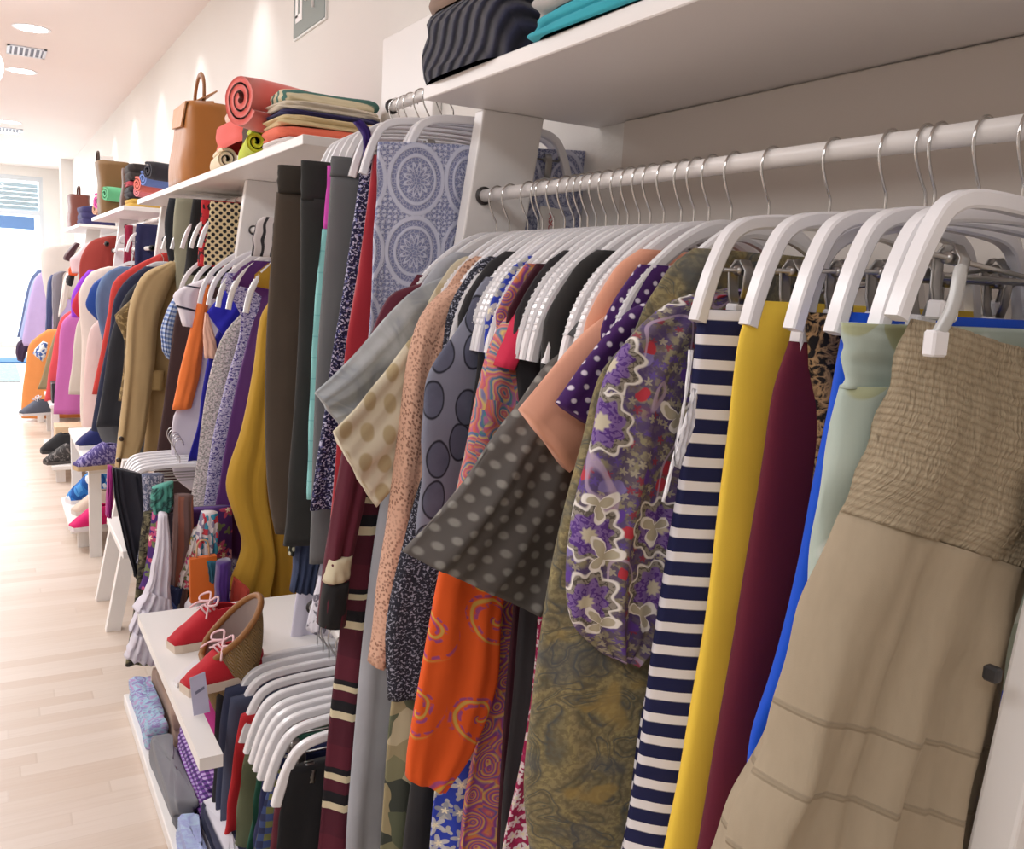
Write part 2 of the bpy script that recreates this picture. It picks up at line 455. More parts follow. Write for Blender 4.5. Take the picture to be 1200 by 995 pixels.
WALL, CEIL, FLOOR = m_wall(), m_ceiling(), m_floor()
WHITE = m_paint('white_lacquer', 'efebe8'); SHELF = m_paint('white_shelf_board', 'ece6e3', .4); WOOD = m_paint('pale_wood', 'd8b994', .6)
HANG = plastic('f1eff2', .22, 0, .55); CHROME = plastic('c8c6c4', .12, 1.0); STEEL = plastic('a9a7a5', .3, 1.0)
def emis(name, c, st):
    s = NT(name); s.p.inputs['Emission Color'].default_value = lin(c); s.p.inputs['Emission Strength'].default_value = st
    s.put(s.p.inputs['Base Color'], c); return s.m
def struct(name, mb, m):
    o = mb.build(name, m); o['kind'] = 'structure'; return o
CZ = 3.01; WX = 1.18; YE = 17.5
struct('floor', MB().box((-3.2, -3, -.1), (WX + .1, YE + .1, 0)), FLOOR)
struct('ceiling', MB().box((-3.2, -3, CZ), (WX + .1, YE + .1, CZ + .1)), CEIL)
struct('wall_right', MB().box((WX, -3, 0), (WX + .1, YE + .1, CZ)), WALL)
struct('wall_left', MB().box((-3.2, -3, 0), (-3.1, YE + .1, CZ)), WALL)
struct('wall_back', MB().box((-3.2, -3.1, 0), (WX + .1, -3, CZ)), WALL)
# the end wall with the glazed shop front
e = MB()
e.box((.86, YE, 0), (WX + .1, YE + .12, CZ)); e.box((-3.2, YE, 2.86), (.86, YE + .12, CZ)); e.box((-3.2, YE, 0), (-2.6, YE + .12, CZ))
struct('wall_far', e, WALL)
FR = plastic('d5dbe0', .4)
fr = MB()
for x0, x1, z0, z1 in ((.80, .86, 0, 2.86), (-2.6, -2.54, 0, 2.86), (-.10, -.04, 0, 2.86), (-2.6, .86, 2.78, 2.86), (-2.6, .86, 2.22, 2.30), (-2.6, .86, 0, .10)):
    d = .004 if x1 - x0 > 1 else 0; fr.box((x0, YE + .02 + d, z0), (x1, YE + .08 - d, z1))
wf = struct('window_1', fr, FR)
gl = NT('clear_glass'); tr_ = gl.n('BsdfTransparent'); gg = gl.n('BsdfGlossy'); gg.inputs['Roughness'].default_value = .03; mx = gl.n('MixShader'); mx.inputs[0].default_value = .07
gl.L.new(tr_.outputs[0], mx.inputs[1]); gl.L.new(gg.outputs[0], mx.inputs[2]); gl.L.new(mx.outputs[0], gl.N['Material Output'].inputs[0])
MB().box((-2.56, YE + .045, .08), (.82, YE + .05, 2.8)).build('pane', gl.m, wf)
# roller shutter behind the fanlight
sh = MB()
for i in range(6): sh.box((-2.5, YE + .10, 2.30 + i * .075), (.79, YE + .115, 2.365 + i * .075))
ro = sh.build('roller_shutter', plastic('a9c3cf', .4)); tag(ro, 'pale blue-grey slatted roller shutter behind the fanlight over the shop door', 'shutter')
bn = MB().box((.02, YE - .03, 1.98), (.72, YE - .01, 2.19)).build('door_banner', plastic('5f86bd', .5)); tag(bn, 'blue strip banner across the top of the glass shop door', 'banner')
# column at the far end of the wall
struct('trim_1', MB().box((1.02, 15.6, 0), (WX, 16.0, CZ)), WALL)
# street
struct('pavement', MB().box((-14, YE + .12, -.12), (14, YE + 26, -.02)), m_paint('paving', 'd9dcdb', .9))
def street_car():
    t = thing('car', 'pale teal car parked in the street beyond the shop door', 'car', (-1.7, YE + 7, 0))
    prof = [(-2.0, .35), (-2.0, .75), (-1.6, .95), (-.9, 1.02), (-.45, 1.42), (.75, 1.45), (1.35, 1.02), (1.95, .92), (2.02, .4)]
    def sl(w, pr, nm, m):
        V = [(x, -w, z) for x, z in pr] + [(x, w, z) for x, z in pr]; n = len(pr)
        MB().add(V, [tuple(range(n)), tuple(range(2 * n - 1, n - 1, -1))] + [(i, i + n, (i + 1) % n + n, (i + 1) % n) for i in range(n)]).build(nm, m, t)
    sl(.82, prof, 'car_body', plastic('a9d9dd', .3))
    sl(.83, [(-.75, 1.05), (-.4, 1.36), (.1, 1.38), (.1, 1.05)], 'side_window', plastic('8fb4bf', .1)); sl(.83, [(.18, 1.05), (.18, 1.38), (.7, 1.38), (1.15, 1.05)], 'side_window', plastic('8fb4bf', .1))
    for x in (-1.25, 1.25):
        for y in (-.72, .72):
            V = []; n = 20
            for s_ in (-.1, .1): V += [(x + .33 * math.cos(6.283 * i / n), y + s_, .31 + .33 * math.sin(6.283 * i / n)) for i in range(n)]
            MB().add(V, [tuple(range(n - 1, -1, -1)), tuple(range(n, 2 * n))] + [(i, (i + 1) % n, (i + 1) % n + n, i + n) for i in range(n)]).build('wheel', plastic('8c989c', .7), t)
street_car()
hb = MB().box((-12, YE + 16, -.02), (12, YE + 18, 9)).build('house_front', m_paint('pale_render', 'eef2f2', .9)); tag(hb, 'pale house front across the street seen through the shop door', 'building')
# doormat
dm = MB().box((-1.7, 12.4, 0), (.32, 14.6, .012)).build('doormat', speckle('8fa9b8', 'a9bfca', 60)); tag(dm, 'wide grey-blue doormat on the floor before the shop door', 'doormat')
bm2 = MB()  # flat blue bars imitate the reflection of the glass front
for x in (-1.2, -.75, -.3, .12): bm2.box((x, 14.75, 0), (x + .36, 15.5, .015))
o = bm2.build('glass_reflection_bars', plastic('2f6fae', .8)); tag(o, 'blue bars imitating the glass reflection between the grey doormat and the door', 'doormat')

# ------------------------------------------------------------------ ceiling fittings
DL = emis('lamp_disc', 'fffaf5', 14); RIM = plastic('f4f2f4', .4)
def disc(mb, c, r0, r1, z, n=28):
    V = []; 
    for r in (r0, r1): V += [(c[0] + r * math.cos(6.283 * i / n), c[1] + r * math.sin(6.283 * i / n), z) for i in range(n)]
    if r0 <= 1e-6: mb.add(V[n:], [tuple(range(n))])
    else: mb.add(V, [(i, (i + 1) % n, (i + 1) % n + n, i + n) for i in range(n)])
words_ = ['first', 'second', 'third', 'fourth', 'fifth', 'sixth']
for k, (u, v) in enumerate(((37, 33), (25, 83), (12, 143), (10, 155.5), (7, 178))):
    rr = ray(u, v); p = rr * ((CZ - CAMH) / rr[2]); x, y = p[0], p[1]
    t = thing('downlight', 'round recessed ceiling downlight, %s along the row from the near end' % words_[k], 'ceiling light', (x, y, CZ), 'recessed ceiling downlights')
    a = MB(); n = 28
    for r0, r1, z0, z1 in ((.098, .120, -.004, -.004), (.120, .120, -.004, 0), (.098, .098, -.004, -.001)):
        V = [(r0 * math.cos(6.283 * i / n), r0 * math.sin(6.283 * i / n), z0) for i in range(n)] + [(r1 * math.cos(6.283 * i / n), r1 * math.sin(6.283 * i / n), z1) for i in range(n)]
        a.add(V, [(i, (i + 1) % n, (i + 1) % n + n, i + n) for i in range(n)])
    obj('rim', a.mesh('rim'), RIM, t)
    a = MB(); disc(a, (0, 0), 0, .098, -.002); obj('diffuser', a.mesh('diffuser'), DL, t)
for k, (u, v) in enumerate(((31, 60), (12, 152))):
    rr = ray(u, v); p = rr * ((CZ - CAMH) / rr[2])
    t = thing('ceiling_vent', ['slatted ceiling air vent between the first two downlights', 'slatted ceiling air vent beside the third downlight'][k], 'vent', (p[0], p[1], CZ), 'ceiling air vents')
    a = MB(); w, l = .13, .17
    a.box((-w, -l, -.008), (w, -l + .025, 0)); a.box((-w, l - .025, -.008), (w, l, 0)); a.box((-w, -l, -.008), (-w + .02, l, 0)); a.box((w - .02, -l, -.008), (w, l, 0))
    obj('frame', a.mesh('frame'), plastic('cfd3dc', .4), t)
    a = MB().box((-w + .02, -l + .025, -.002), (w - .02, l - .025, 0)); obj('backing', a.mesh('backing'), plastic('6d6f80', .6), t)
    a = MB()
    for i in range(6): x = -w + .034 + i * .036; a.box((x, -l + .025, -.009), (x + .014, l - .025, -.003))
    obj('slats', a.mesh('slats'), plastic('d7d9e0', .4), t)
# globe lamp that just enters the frame
g = pY(-25, 75, 6.2)
t = thing('globe_lamp', 'large round white globe lamp hanging under the ceiling at the picture edge', 'lamp', (g[0], g[1], CZ))
sp = []; n = 24
me = bpy.data.meshes.new('globe'); import bmesh
bm = bmesh.new(); bmesh.ops.create_uvsphere(bm, u_segments=28, v_segments=16, radius=.125); bm.to_mesh(me); bm.free(); me.polygons.foreach_set('use_smooth', [True] * len(me.polygons))
oo = obj('globe', me, emis('globe_glow', 'ffffff', 5), t, (0, 0, g[2] - CZ))
MB().sweep([(0, 0, 0), (0, 0, g[2] - CZ + .12)], .012, n=8).build('stem', RIM, t)
MB().sweep([(0, 0, 0), (0, 0, -.03)], .1, n=20).build('ceiling_rose', RIM, t)
# emergency exit plate on the wall
a0 = pX(343.5, 45, WX - .012); a1 = pX(380, 21, WX - .012)
y0, y1 = a1[1], a0[1]; zb = (a0[2] + a1[2]) / 2 + .0; H = .30
t = thing('exit_sign', 'grey-green emergency exit plate with white pictogram high on the wall', 'sign', (WX - .006, y1, zb))
MB().box((-.006, y0 - y1, 0), (.005, 0, H), .002).build('plate', plastic('7c8a86', .4), t)
MB().box((-.003, y0 - y1 - .007, -.007), (.006, .007, H + .007)).build('border', plastic('e9ecea', .4), t)
WH = plastic('ffffff', .5); a = MB(); wd = y1 - y0
q = lambda f: -wd * f                  # from the far edge (drawn on the left) to the near edge
for f0, f1, z0, z1 in ((.08, .16, .075, .27), (.08, .30, .055, .085), (.24, .30, .085, .27), (.08, .30, .255, .275)):
    a.box((-.0075, q(f1), z0), (-.0055, q(f0), z1))
a.sweep([(-.0065, q(.68), .065), (-.0065, q(.68), .14), (-.0065, q(.58), .17), (-.0065, q(.50), .145), (-.0065, q(.42), .115)], .020, .002, n=6)
a.sweep([(-.0065, q(.58), .165), (-.0065, q(.60), .24)], .03, .002, n=6); a.sweep([(-.0065, q(.60), .225), (-.0065, q(.74), .19)], .014, .002, n=6); a.sweep([(-.0065, q(.61), .25), (-.0065, q(.61), .275)], .026, .002, n=8)
a.build('pictogram', WH, t)

# ------------------------------------------------------------------ racks
def slant_post(name, x_out, z_top, Y0, Y1, depth, slope, label, z_bot=0.0, m=WHITE):
    """an upright that leans out into the aisle toward the floor"""
    xt, xb = x_out, x_out - slope * (z_top - z_bot)
    V = [(xb, Y0, z_bot), (xb + depth, Y0, z_bot), (xb + depth, Y1, z_bot), (xb, Y1, z_bot), (xt, Y0, z_top), (xt + depth, Y0, z_top), (xt + depth, Y1, z_top), (xt, Y1, z_top)]
    o = MB().add(V, [(3, 2, 1, 0), (4, 5, 6, 7), (0, 1, 5, 4), (1, 2, 6, 5), (2, 3, 7, 6), (3, 0, 4, 7)]).build(name, m, None, (xt, Y0, z_bot))
    md = o.modifiers.new('round', 'BEVEL'); md.width = .004; md.segments = 2
    return tag(o, label, 'rack post', 'slanted white rack posts')
SZ = CAMH + .355                        # underside of the shelves
slant_post('rack_post', .886, SZ, 1.69, 1.73, .145, .14, 'white slanted rack post holding the near end of the lace skirts')
np_ = slant_post('rack_post', .886, SZ, .40, .44, .145, .14, 'white slanted rack post behind the beige smocked dress')
bp = pY(1161, 788, .432) - np.array(np_.location); MB().box(tuple(bp + np.array([-.004, -.008, -.008])), tuple(bp + np.array([.006, .006, .006])), .002).build('bracket', plastic('2c2a2b', .6), np_)
slant_post('rack_post', .876, SZ, 3.60, 3.64, .13, .14, 'white slanted rack post under the shelf with the lime scarf')
slant_post('rack_post', .886, SZ, 5.63, 5.68, .13, .14, 'white slanted rack post by the navy trousers on the high rail')
slant_post('rack_post', .886, SZ, 7.55, 7.60, .13, .14, 'white slanted rack post behind the rust-red sweater')
slant_post('rack_post', .886, SZ, 10.2, 10.25, .13, .14, 'white slanted rack post near the end of the wall')
def shelf(Y0, Y1, label, x0=.757, z=SZ):
    o = MB().box((x0, Y0, z), (WX - .002, Y1, z + .027), .002).build('wall_shelf', SHELF, None, ((x0 + WX) / 2, (Y0 + Y1) / 2, z)); return tag(o, label, 'shelf', 'white wall shelves')
shelf(.2, 1.705, 'thick white shelf above the near rail, carrying folded knitwear')
shelf(2.50, 5.66, 'long white shelf carrying the tan handbag and the coral roll')
shelf(6.3, 8.3, 'white shelf carrying the brown paper-bag tote and pink bundles', .76)
shelf(9.6, 11.9, 'white shelf far along the wall under the small maroon bag', .77)
def panel(Y0, Y1, z0, z1, x, label, bev=.01):
    o = MB().box((x, Y0, z0), (WX - .001, Y1, z1), bev * .3).build('back_panel', (WHITE if 'pale board' in label else m_paint('back_panel_paint', 'cfc5bc', .6)), None, (x, (Y0 + Y1) / 2, z0)); return tag(o, label, 'panel', 'rack back panels')
panel(.1, 1.585, .1, SZ - .002, WX - .02, 'smooth beige-white back panel behind the near clothes rail')
panel(2.52, 2.93, SZ + .028, 2.23, WX - .03, 'pale board standing against the wall at the end of the second shelf')
def rail(Y0, Y1, x, z, label, r=.0125):
    t = thing('clothes_rail', label, 'clothes rail', (x, (Y0 + Y1) / 2, z), 'white clothes rails'); h = (Y1 - Y0) / 2
    MB().sweep([(0, -h, 0), (0, h, 0)], 2 * r, n=20, up=(0, 0, 1)).build('tube', m_paint('rail_paint', 'e9e3df', .3), t)
    for s_ in (-1, 1): MB().sweep([(0, s_ * h, 0), (0, s_ * (h - .006), 0)], 2 * r + .012, n=20, up=(0, 0, 1)).build('end_socket', plastic('35302f', .5), t)
    return t
RX = .892
RZ1 = CAMH + .182; RZ2 = CAMH + .43; RZL = CAMH - .84; RZM = CAMH + .165; RZH = CAMH + .30
rail(.445, 1.688, RX, RZ1, 'white clothes rail under the near shelf, carrying tops and skirts')
rail(1.74, 2.20, RX, RZ2, 'white high rail carrying the lace skirts and dark trousers')
rail(1.62, 2.16, .70, RZL, 'white low rail carrying the red and olive trousers')
rail(2.5, 3.598, .90, RZM, 'white rail carrying the purple and mustard tops')
rail(3.645, 5.62, .90, RZM, 'white rail carrying the tan trench coat')
rail(3.645, 5.62, .93, RZH, 'white high rail carrying the beige and black-and-cream skirts')
rail(5.69, 7.54, .93, RZH, 'white high rail carrying the crimson and navy trousers')
rail(5.69, 7.54, .84, RZM - .05, 'white rail carrying the denim jacket and red-trimmed coat')
rail(7.62, 10.1, .80, RZM, 'white rail carrying the pink and cream jackets')
rail(10.3, 12.6, .80, RZM, 'white rail carrying the lilac shirts by the door')
rail(2.75, 3.6, .80, CAMH - .62, 'white low rail carrying the white ruffled dress')
rail(3.66, 4.4, .76, CAMH - .62, 'white low rail carrying the dark pleated skirt')

# low display boards for shoes and folded clothes
def board(x0, x1, Y0, Y1, z, label, legs=(), th=.028, sl=.18, cut=None):
    t = thing('display_bench', label, 'display bench', ((x0 + x1) / 2, (Y0 + Y1) / 2, 0), 'low white display benches'); c = ((x0 + x1) / 2, (Y0 + Y1) / 2, 0)
    a = MB().box((x0, Y0, z - th), (x1, Y1, z), .003)
    if cut: a = MB().box((x0, cut[1], z - th), (x1, Y1, z)).box((x0, Y0, z - th), (cut[0], cut[1], z))
    a.V = [tuple(np.array(v) - c) for v in a.V]; obj('top_board', a.mesh('top_board'), WHITE, t)
    for (lx, ly, zt) in legs:
        d = .055; zf = .046 if 'straw tote' in label else 0.0; xt = lx + sl * zt
        V = [(lx, ly, zf), (lx + d, ly, zf), (lx + d, ly + .045, zf), (lx, ly + .045, zf), (xt, ly, zt), (xt + d, ly, zt), (xt + d, ly + .045, zt), (xt, ly + .045, zt)]
        V = [tuple(np.array(v) - c) for v in V]
        a = MB().add(V, [(3, 2, 1, 0), (4, 5, 6, 7), (0, 1, 5, 4), (1, 2, 6, 5), (2, 3, 7, 6), (3, 0, 4, 7)]); obj('leg', a.mesh('leg'), WHITE, t)
    return t
ZB1 = CAMH - .985
board(.345, .86, 1.78, 2.66, ZB1, 'white display bench with the red sneakers and straw tote', [(.50, 2.58, ZB1 - .03), (.62, 2.25, ZB1 - .03)], sl=.0, cut=(.392, 2.19))
board(.350, 1.0, 1.5, 3.06, .045, 'white floor-level board under the folded tie-dye and plaid clothes', th=.04)
board(.375, .50, 3.25, 3.73, CAMH - .97, 'white display bench beside the white ruffled dress', [(.368, 3.755, .58), (.368, 4.135, .62)], sl=.19)
ZB2 = .115
board(.330, .80, 4.95, 5.66, ZB2, 'low white step with the pink and the blue-patterned shoes', [(.365, 5.0, ZB2 - .03), (.36, 5.55, ZB2 - .03)], sl=0)
ZB3 = CAMH - .985
board(.40, .85, 4.75, 6.0, ZB3, 'raised white step with the navy and purple sneakers', [(.405, 4.8, ZB3 - .03), (.405, 5.9, ZB3 - .03)], sl=0)
board(.335, .80, 6.55, 7.6, .12, 'low white step with the dark strappy sandals', [(.36, 6.6, .09), (.36, 7.5, .09)], sl=0)
board(.40, .85, 7.9, 8.8, .34, 'white step carrying a black box beyond the sandals', [(.41, 7.95, .31), (.41, 8.7, .31)], sl=0)
board(.34, .80, 9.1, 10.3, .16, 'white step with grey shoes near the end of the wall', [(.36, 9.2, .13), (.36, 10.2, .13)], sl=0)

# ------------------------------------------------------------------ hangers
def rect_sweep(mb, pts, w, h, ch=.22, taper=None):
    """flat-sided bar with chamfered edges: w across the bar plane (Y), h in the plane"""
    P = [np.array(p, float) for p in pts]; V = []; Fc = []
    sec = [(1, 1 - 2 * ch), (1 - ch * 1.4, 1), (-1 + ch * 1.4, 1), (-1, 1 - 2 * ch), (-1, -1 + 2 * ch), (-1 + ch * 1.4, -1), (1 - ch * 1.4, -1), (1, -1 + 2 * ch)]
    for i, p in enumerate(P):
        t = _n(P[min(i + 1, len(P) - 1)] - P[max(i - 1, 0)]); a = np.array([-t[2], 0, t[0]]); k = taper[i] if taper is not None else 1
        for s_, q in sec: V.append(p + a * q * h * k / 2 + np.array([0, s_ * w / 2, 0]))
    n = 8
    for i in range(len(P) - 1):
        for j in range(n): Fc.append((i * n + j, i * n + (j + 1) % n, (i + 1) * n + (j + 1) % n, (i + 1) * n + j))
    Fc += [tuple(range(n - 1, -1, -1)), tuple((len(P) - 1) * n + j for j in range(n))]
    return mb.add(V, Fc, False)
HOOK = [(0, 0, -.092), (0, 0, -.058), (-.006, 0, -.047), (-.0135, 0, -.032), (-.0185, 0, -.018), (-.0185, 0, -.004), (-.0145, 0, .007), (-.0075, 0, .0135), (0, 0, .0155), (.008, 0, .013), (.0135, 0, .0065), (.0155, 0, -.003), (.0155, 0, -.01)]
def hook_mesh(): return MB().sweep(catmull(HOOK, 40), .0036, n=8).mesh('hook')
ARM_A = [(0, -.090), (.035, -.092), (.075, -.108), (.115, -.136), (.15, -.170), (.176, -.212), (.190, -.256), (.196, -.290)]
ARM_B = [(0, -.088), (.05, -.089), (.10, -.092), (.135, -.098), (.158, -.112), (.175, -.142), (.187, -.176), (.196, -.210)]
def full(arm): return [(-r, 0, z) for r, z in reversed(arm[1:])] + [(r, 0, z) for r, z in arm]
def hanger_a():
    t = thing('clothes_hanger', 'proto', 'clothes hanger')
    obj('hook', hook_mesh(), CHROME, t)
    P = catmull(full(ARM_A), 60); r = np.abs(P[:, 0]); tp = 1.0 + .35 * np.exp(-(r / .05) ** 2)
    obj('shoulder_arms', rect_sweep(MB(), catmull(full(ARM_A), 90), .013, .0170, taper=1 + .65 * np.exp(-(np.abs(catmull(full(ARM_A), 90)[:, 0]) / .06) ** 2)).mesh('shoulder_arms'), HANG, t)
    for s_ in (-1, 1):
        a = MB(); Q = catmull([(s_ * q[0], 0, q[1]) for q in ARM_A[3:7]], 15)
        for i in range(1, 14):
            d = _n(Q[i + 1] - Q[i - 1]); nn = np.array([-d[2], 0, d[0]]) * s_
            a.sweep([Q[i] + nn * .004, Q[i] + nn * .0098], .0046, .0110, n=6, sq=3)
        obj('grip_teeth', a.mesh('grip_teeth'), HANG, t)
    return t
def hanger_b():
    t = thing('clip_hanger', 'proto', 'clothes hanger')
    obj('hook', hook_mesh(), CHROME, t)
    obj('hanger_arms', rect_sweep(MB(), catmull(full(ARM_B), 110), .0165, .0165, ch=.16).mesh('hanger_arms'), HANG, t)
    a = MB().sweep([(-.165, 0, -.150), (.165, 0, -.150)], .005, n=8)
    for x in (-.165, .165): a.sweep([(x, 0, -.150), (x * 1.02, 0, -.128)], .005, n=8)
    obj('clip_bar', a.mesh('clip_bar'), STEEL, t)
    for s_ in (-1, 1):
        c = MB(); x = s_ * .135
        c.sweep([(x, -.004, -.138), (x, -.013, -.150), (x, -.011, -.175), (x, -.004, -.198)], .017, .0022, n=8, up=(0, 1, 0), sq=3)
        c.sweep([(x, .004, -.138), (x, .013, -.150), (x, .011, -.175), (x, .004, -.198)], .017, .0022, n=8, up=(0, 1, 0), sq=3)
        c.sweep([(x - .009, 0, -.15), (x + .009, 0, -.15)], .011, n=10, up=(0, 0, 1))
        k = obj('clip', c.mesh('clip'), STEEL, t)
        pd = MB().box((x - .013, -.0085, -.205), (x + .013, .0085, -.188), .002); obj('clip_pad', pd.mesh('clip_pad'), HANG, k)
    return t
PA, PB = hanger_a(), hanger_b(); USED = set()
GA, GB = 'white shoulder hangers', 'white clip hangers'
def hang(kind, x, Y, zrail, label, yaw=0.0, tilt=0.0):
    P = PA if kind == 'a' else PB; loc = (x, Y, zrail + .0)
    g = (GA if kind == 'a' else GB)
    if kind not in USED:
        USED.add(kind); P.location = loc; P.rotation_euler = (0, tilt, yaw); P['label'] = label; P['group'] = g; return P
    o = copy_thing(P, 'clothes_hanger' if kind == 'a' else 'clip_hanger', loc, label, g, yaw); o.rotation_euler = (0, tilt, yaw); return o
# ================================================================== hero cloth prints
def m_floral_purple():
    s = NT('purple_floral_print')
    bg = s.mix(s.step(s.noise(110, 3), .52, .05), '5b5060', '8a8267')
    bg = s.mix(s.math('MULTIPLY', s.step(s.noise(24, 2, vec=s.mapping(loc=(5, 1, 0))), .5, .08), .75), bg, '4d3a72')
    e, q, k = s.flowers(75, 5, .40, loc=(3, 7, 0), wob=.3); bg = s.mix(s.math('MULTIPLY', s.step(e, 0, .06), .85), bg, s.ramp(k[1], [(0, '8e3040'), (.2, '5a4590'), (.5, 'a39b86'), (.8, '6a5d55')], const=True))
    e, q, k = s.flowers(38, 2, .34, loc=(1, 4, 0), wob=.3, depth=.15); bg = s.mix(s.math('MULTIPLY', s.step(e, 0, .04), s.step(k[2], .62, .01)), bg, s.ramp(k[1], [(0, 'b23340'), (.55, '5a3a90'), (.8, '7d70a8')], const=True))
    # vines
    w = s.warp(.12, 6); vn = s.math('ABSOLUTE', s.math('SUBTRACT', s.math('FRACT', s.math('MULTIPLY', s.noise(7, 1, vec=w), 5.0)), .5))
    bg = s.mix(s.math('MULTIPLY', s.math('SUBTRACT', 1.0, s.step(vn, .035, .015)), .7), bg, 'b9a3bd')
    # large petalled blooms outlined in cream
    e, q, k = s.flowers(10.5, 9, .42, rnd=.45, depth=.11, wob=.26); pick = s.step(k[2], .42, .01)
    fine = s.math('ABSOLUTE', s.math('SINE', s.math('MULTIPLY', s.noise(90, 2), 14)))
    fl = s.mix(s.step(q, .90, .025), s.mix(s.step(q, .70, .03), s.mix(s.step(q, .26, .05), 'c9bfa6', s.mix(s.step(fine, .55, .2), '53327f', '7a5f9a')), s.mix(s.step(fine, .5, .2), '5b554c', '8f877c')), 'e6e0da')
    c = s.mix(s.math('MULTIPLY', s.step(e, 0, .015), pick), bg, fl)
    e, q, k = s.flowers(13, 3, .30, rnd=.9, loc=(.4, .55, 0), depth=.40, wob=.35); pick = s.step(k[0], .55, .01)
    c = s.mix(s.math('MULTIPLY', s.step(e, 0, .012), pick), c, s.mix(s.step(q, .75, .05), 'b5ab93', 'ece6df'))
    return s.done(c)
def m_olive_paisley():
    s = NT('olive_paisley_print')
    v = s.warp(.10, 9, detail=3)
    n = s.noise(13, 2, vec=v, dist=.9)
    fr = s.math('FRACT', s.math('MULTIPLY', n, 5.0))
    c = s.ramp(fr, [(0, '5c5a4a'), (.14, '857a5c'), (.45, '96895f'), (.6, '7a7257'), (.72, '4c5150'), (.8, '8d815d'), (1, '5c5a4a')])
    c = s.mix(s.math('MULTIPLY', s.step(s.noise(170, 3), .5, .06), .55), c, '5f553f')
    c = s.mix(s.math('MULTIPLY', s.step(s.noise(15, 2, vec=s.mapping(loc=(2, 2, 0))), .62, .04), .6), c, 'a58b4e')
    c = s.mix(s.math('MULTIPLY', s.step(s.noise(11, 3, vec=s.mapping(loc=(7, 2, 0))), .56, .05), .5), c, '48505a')
    return s.done(c)
def m_paisley_orange():
    s = NT('orange_paisley_print')
    x, y, _ = s.sep()
    v = s.warp(.022, 26)
    d = s.voro(24, vec=v, feat='SMOOTH_F1'); k = s.sep(s.voro(24, vec=v, out='Color'))[0]
    fr = s.math('FRACT', s.math('MULTIPLY_ADD', d, 4.5, s.math('MULTIPLY', k, 2.0)))
    busy = s.ramp(fr, [(0, 'd8703a'), (.18, 'b8568c'), (.34, 'd8b862'), (.5, '5d66a8'), (.62, '4f8a86'), (.75, 'b8649a'), (.86, 'dc9456'), (1, 'c06088')])
    # plain orange lower sleeve with curling tendrils: spiral arms fading out, dotted along one side
    vec = s.warp(.25, 1.6, vec=s.mapping(scale=(8.5, 8.5, 1), loc=(.25, .1, 0)))
    vo = s.voro(1.0, vec=vec, rnd=.8, out=None); dd = s.vmath('SUBTRACT', vec, vo.outputs['Position']); r = s.vmath('LENGTH', dd)
    dx, dy, _ = s.sep(dd); th = s.math('MULTIPLY', s.math('ARCTAN2', dy, dx), 1 / 6.2832)
    sp = s.math('ABSOLUTE', s.math('SUBTRACT', s.math('FRACT', s.math('ADD', s.math('MULTIPLY_ADD', r, -3.4, 10.0), th)), .5))
    reach = s.math('MULTIPLY', s.math('SUBTRACT', 1.0, s.step(r, .38, .03)), s.step(s.sep(vo.outputs['Color'])[1], .22, .01))
    l1 = s.math('MULTIPLY', s.math('SUBTRACT', 1.0, s.step(sp, .06, .03)), reach)
    l2 = s.math('MULTIPLY', s.math('MULTIPLY', s.math('SUBTRACT', 1.0, s.step(s.math('ABSOLUTE', s.math('SUBTRACT', sp, .17)), .06, .03)), reach), s.step(s.noise(95, 1), .47, .05))
    plain = s.mix(l1, 'e4571d', 'cfa04a'); plain = s.mix(l2, plain, 'a0487f')
    low = s.step(s.math('MULTIPLY_ADD', s.noise(6, 1), -.10, s.math('MULTIPLY', y, -1.0)), .31, .03)
    return s.done(s.mix(low, busy, plain), wrinkle=.2)
def m_circles():
    s = NT('grey_ring_print')
    x, y, _ = s.sep()
    v = s.warp(.008, 20, vec=s.mapping(scale=(1, .6, 1))); d = s.voro(21, vec=v, rnd=.5)
    base = s.mix(s.noise(12, 3), '8d90a0', '6f7284')
    c = s.mix(s.step(d, .36, .02), s.mix(s.noise(30, 3), '4a4d5e', '676a80'), s.mix(s.step(d, .41, .02), '24252f', base))
    return s.done(c)
def m_dotlace():
    s = NT('peach_lace')
    h = s.math('SUBTRACT', 1.0, s.step(s.voro(150, vec=s.warp(.006, 30), rnd=1), .30, .08))
    big = s.step(s.noise(18, 3), .5, .1)
    return s.done(s.mix(s.math('MULTIPLY', h, s.math('MULTIPLY_ADD', big, .6, .3)), 'd3a68e', '8a6250'), h, .5, .002)
def m_beige(smock):
    s = NT('beige_linen_' + ('smocked' if smock else 'tucked'), rough=.9)
    x, y, _ = s.sep()
    n = s.noise(120, 2, vec=s.mapping(scale=(1, .3, 1)))
    if smock:
        rows = s.math('ABSOLUTE', s.math('SINE', s.math('MULTIPLY', s.math('ADD', y, s.math('MULTIPLY', s.noise(40, 2), .006)), 420.0)))
        pl = s.noise(120, 3, vec=s.mapping(scale=(3.4, .30, 1)))
        h = s.math('MULTIPLY_ADD', pl, 1.3, s.math('MULTIPLY', rows, .35))
        c = s.mix(s.step(h, .82, .45), '94836a', 'b0a085'); return s.done(c, h, .7, .007, wrinkle=.2)
    off = s.math('ABSOLUTE', s.math('SUBTRACT', s.math('FRACT', s.math('MULTIPLY', s.math('ADD', y, .02), 1 / .062)), .5))
    band = s.math('MULTIPLY', s.math('SUBTRACT', 1.0, s.step(off, .035, .02)), s.math('MULTIPLY', s.step(s.math('MULTIPLY', y, -1.0), .13, .01), s.math('SUBTRACT', 1.0, s.step(s.math('MULTIPLY', y, -1.0), .42, .01))))
    c = s.mix(s.math('MULTIPLY', band, .45), s.mix(n, 'aa9a82', '9f9079'), '7d705b')
    return s.done(c, band, .6, .003, wrinkle=.25)
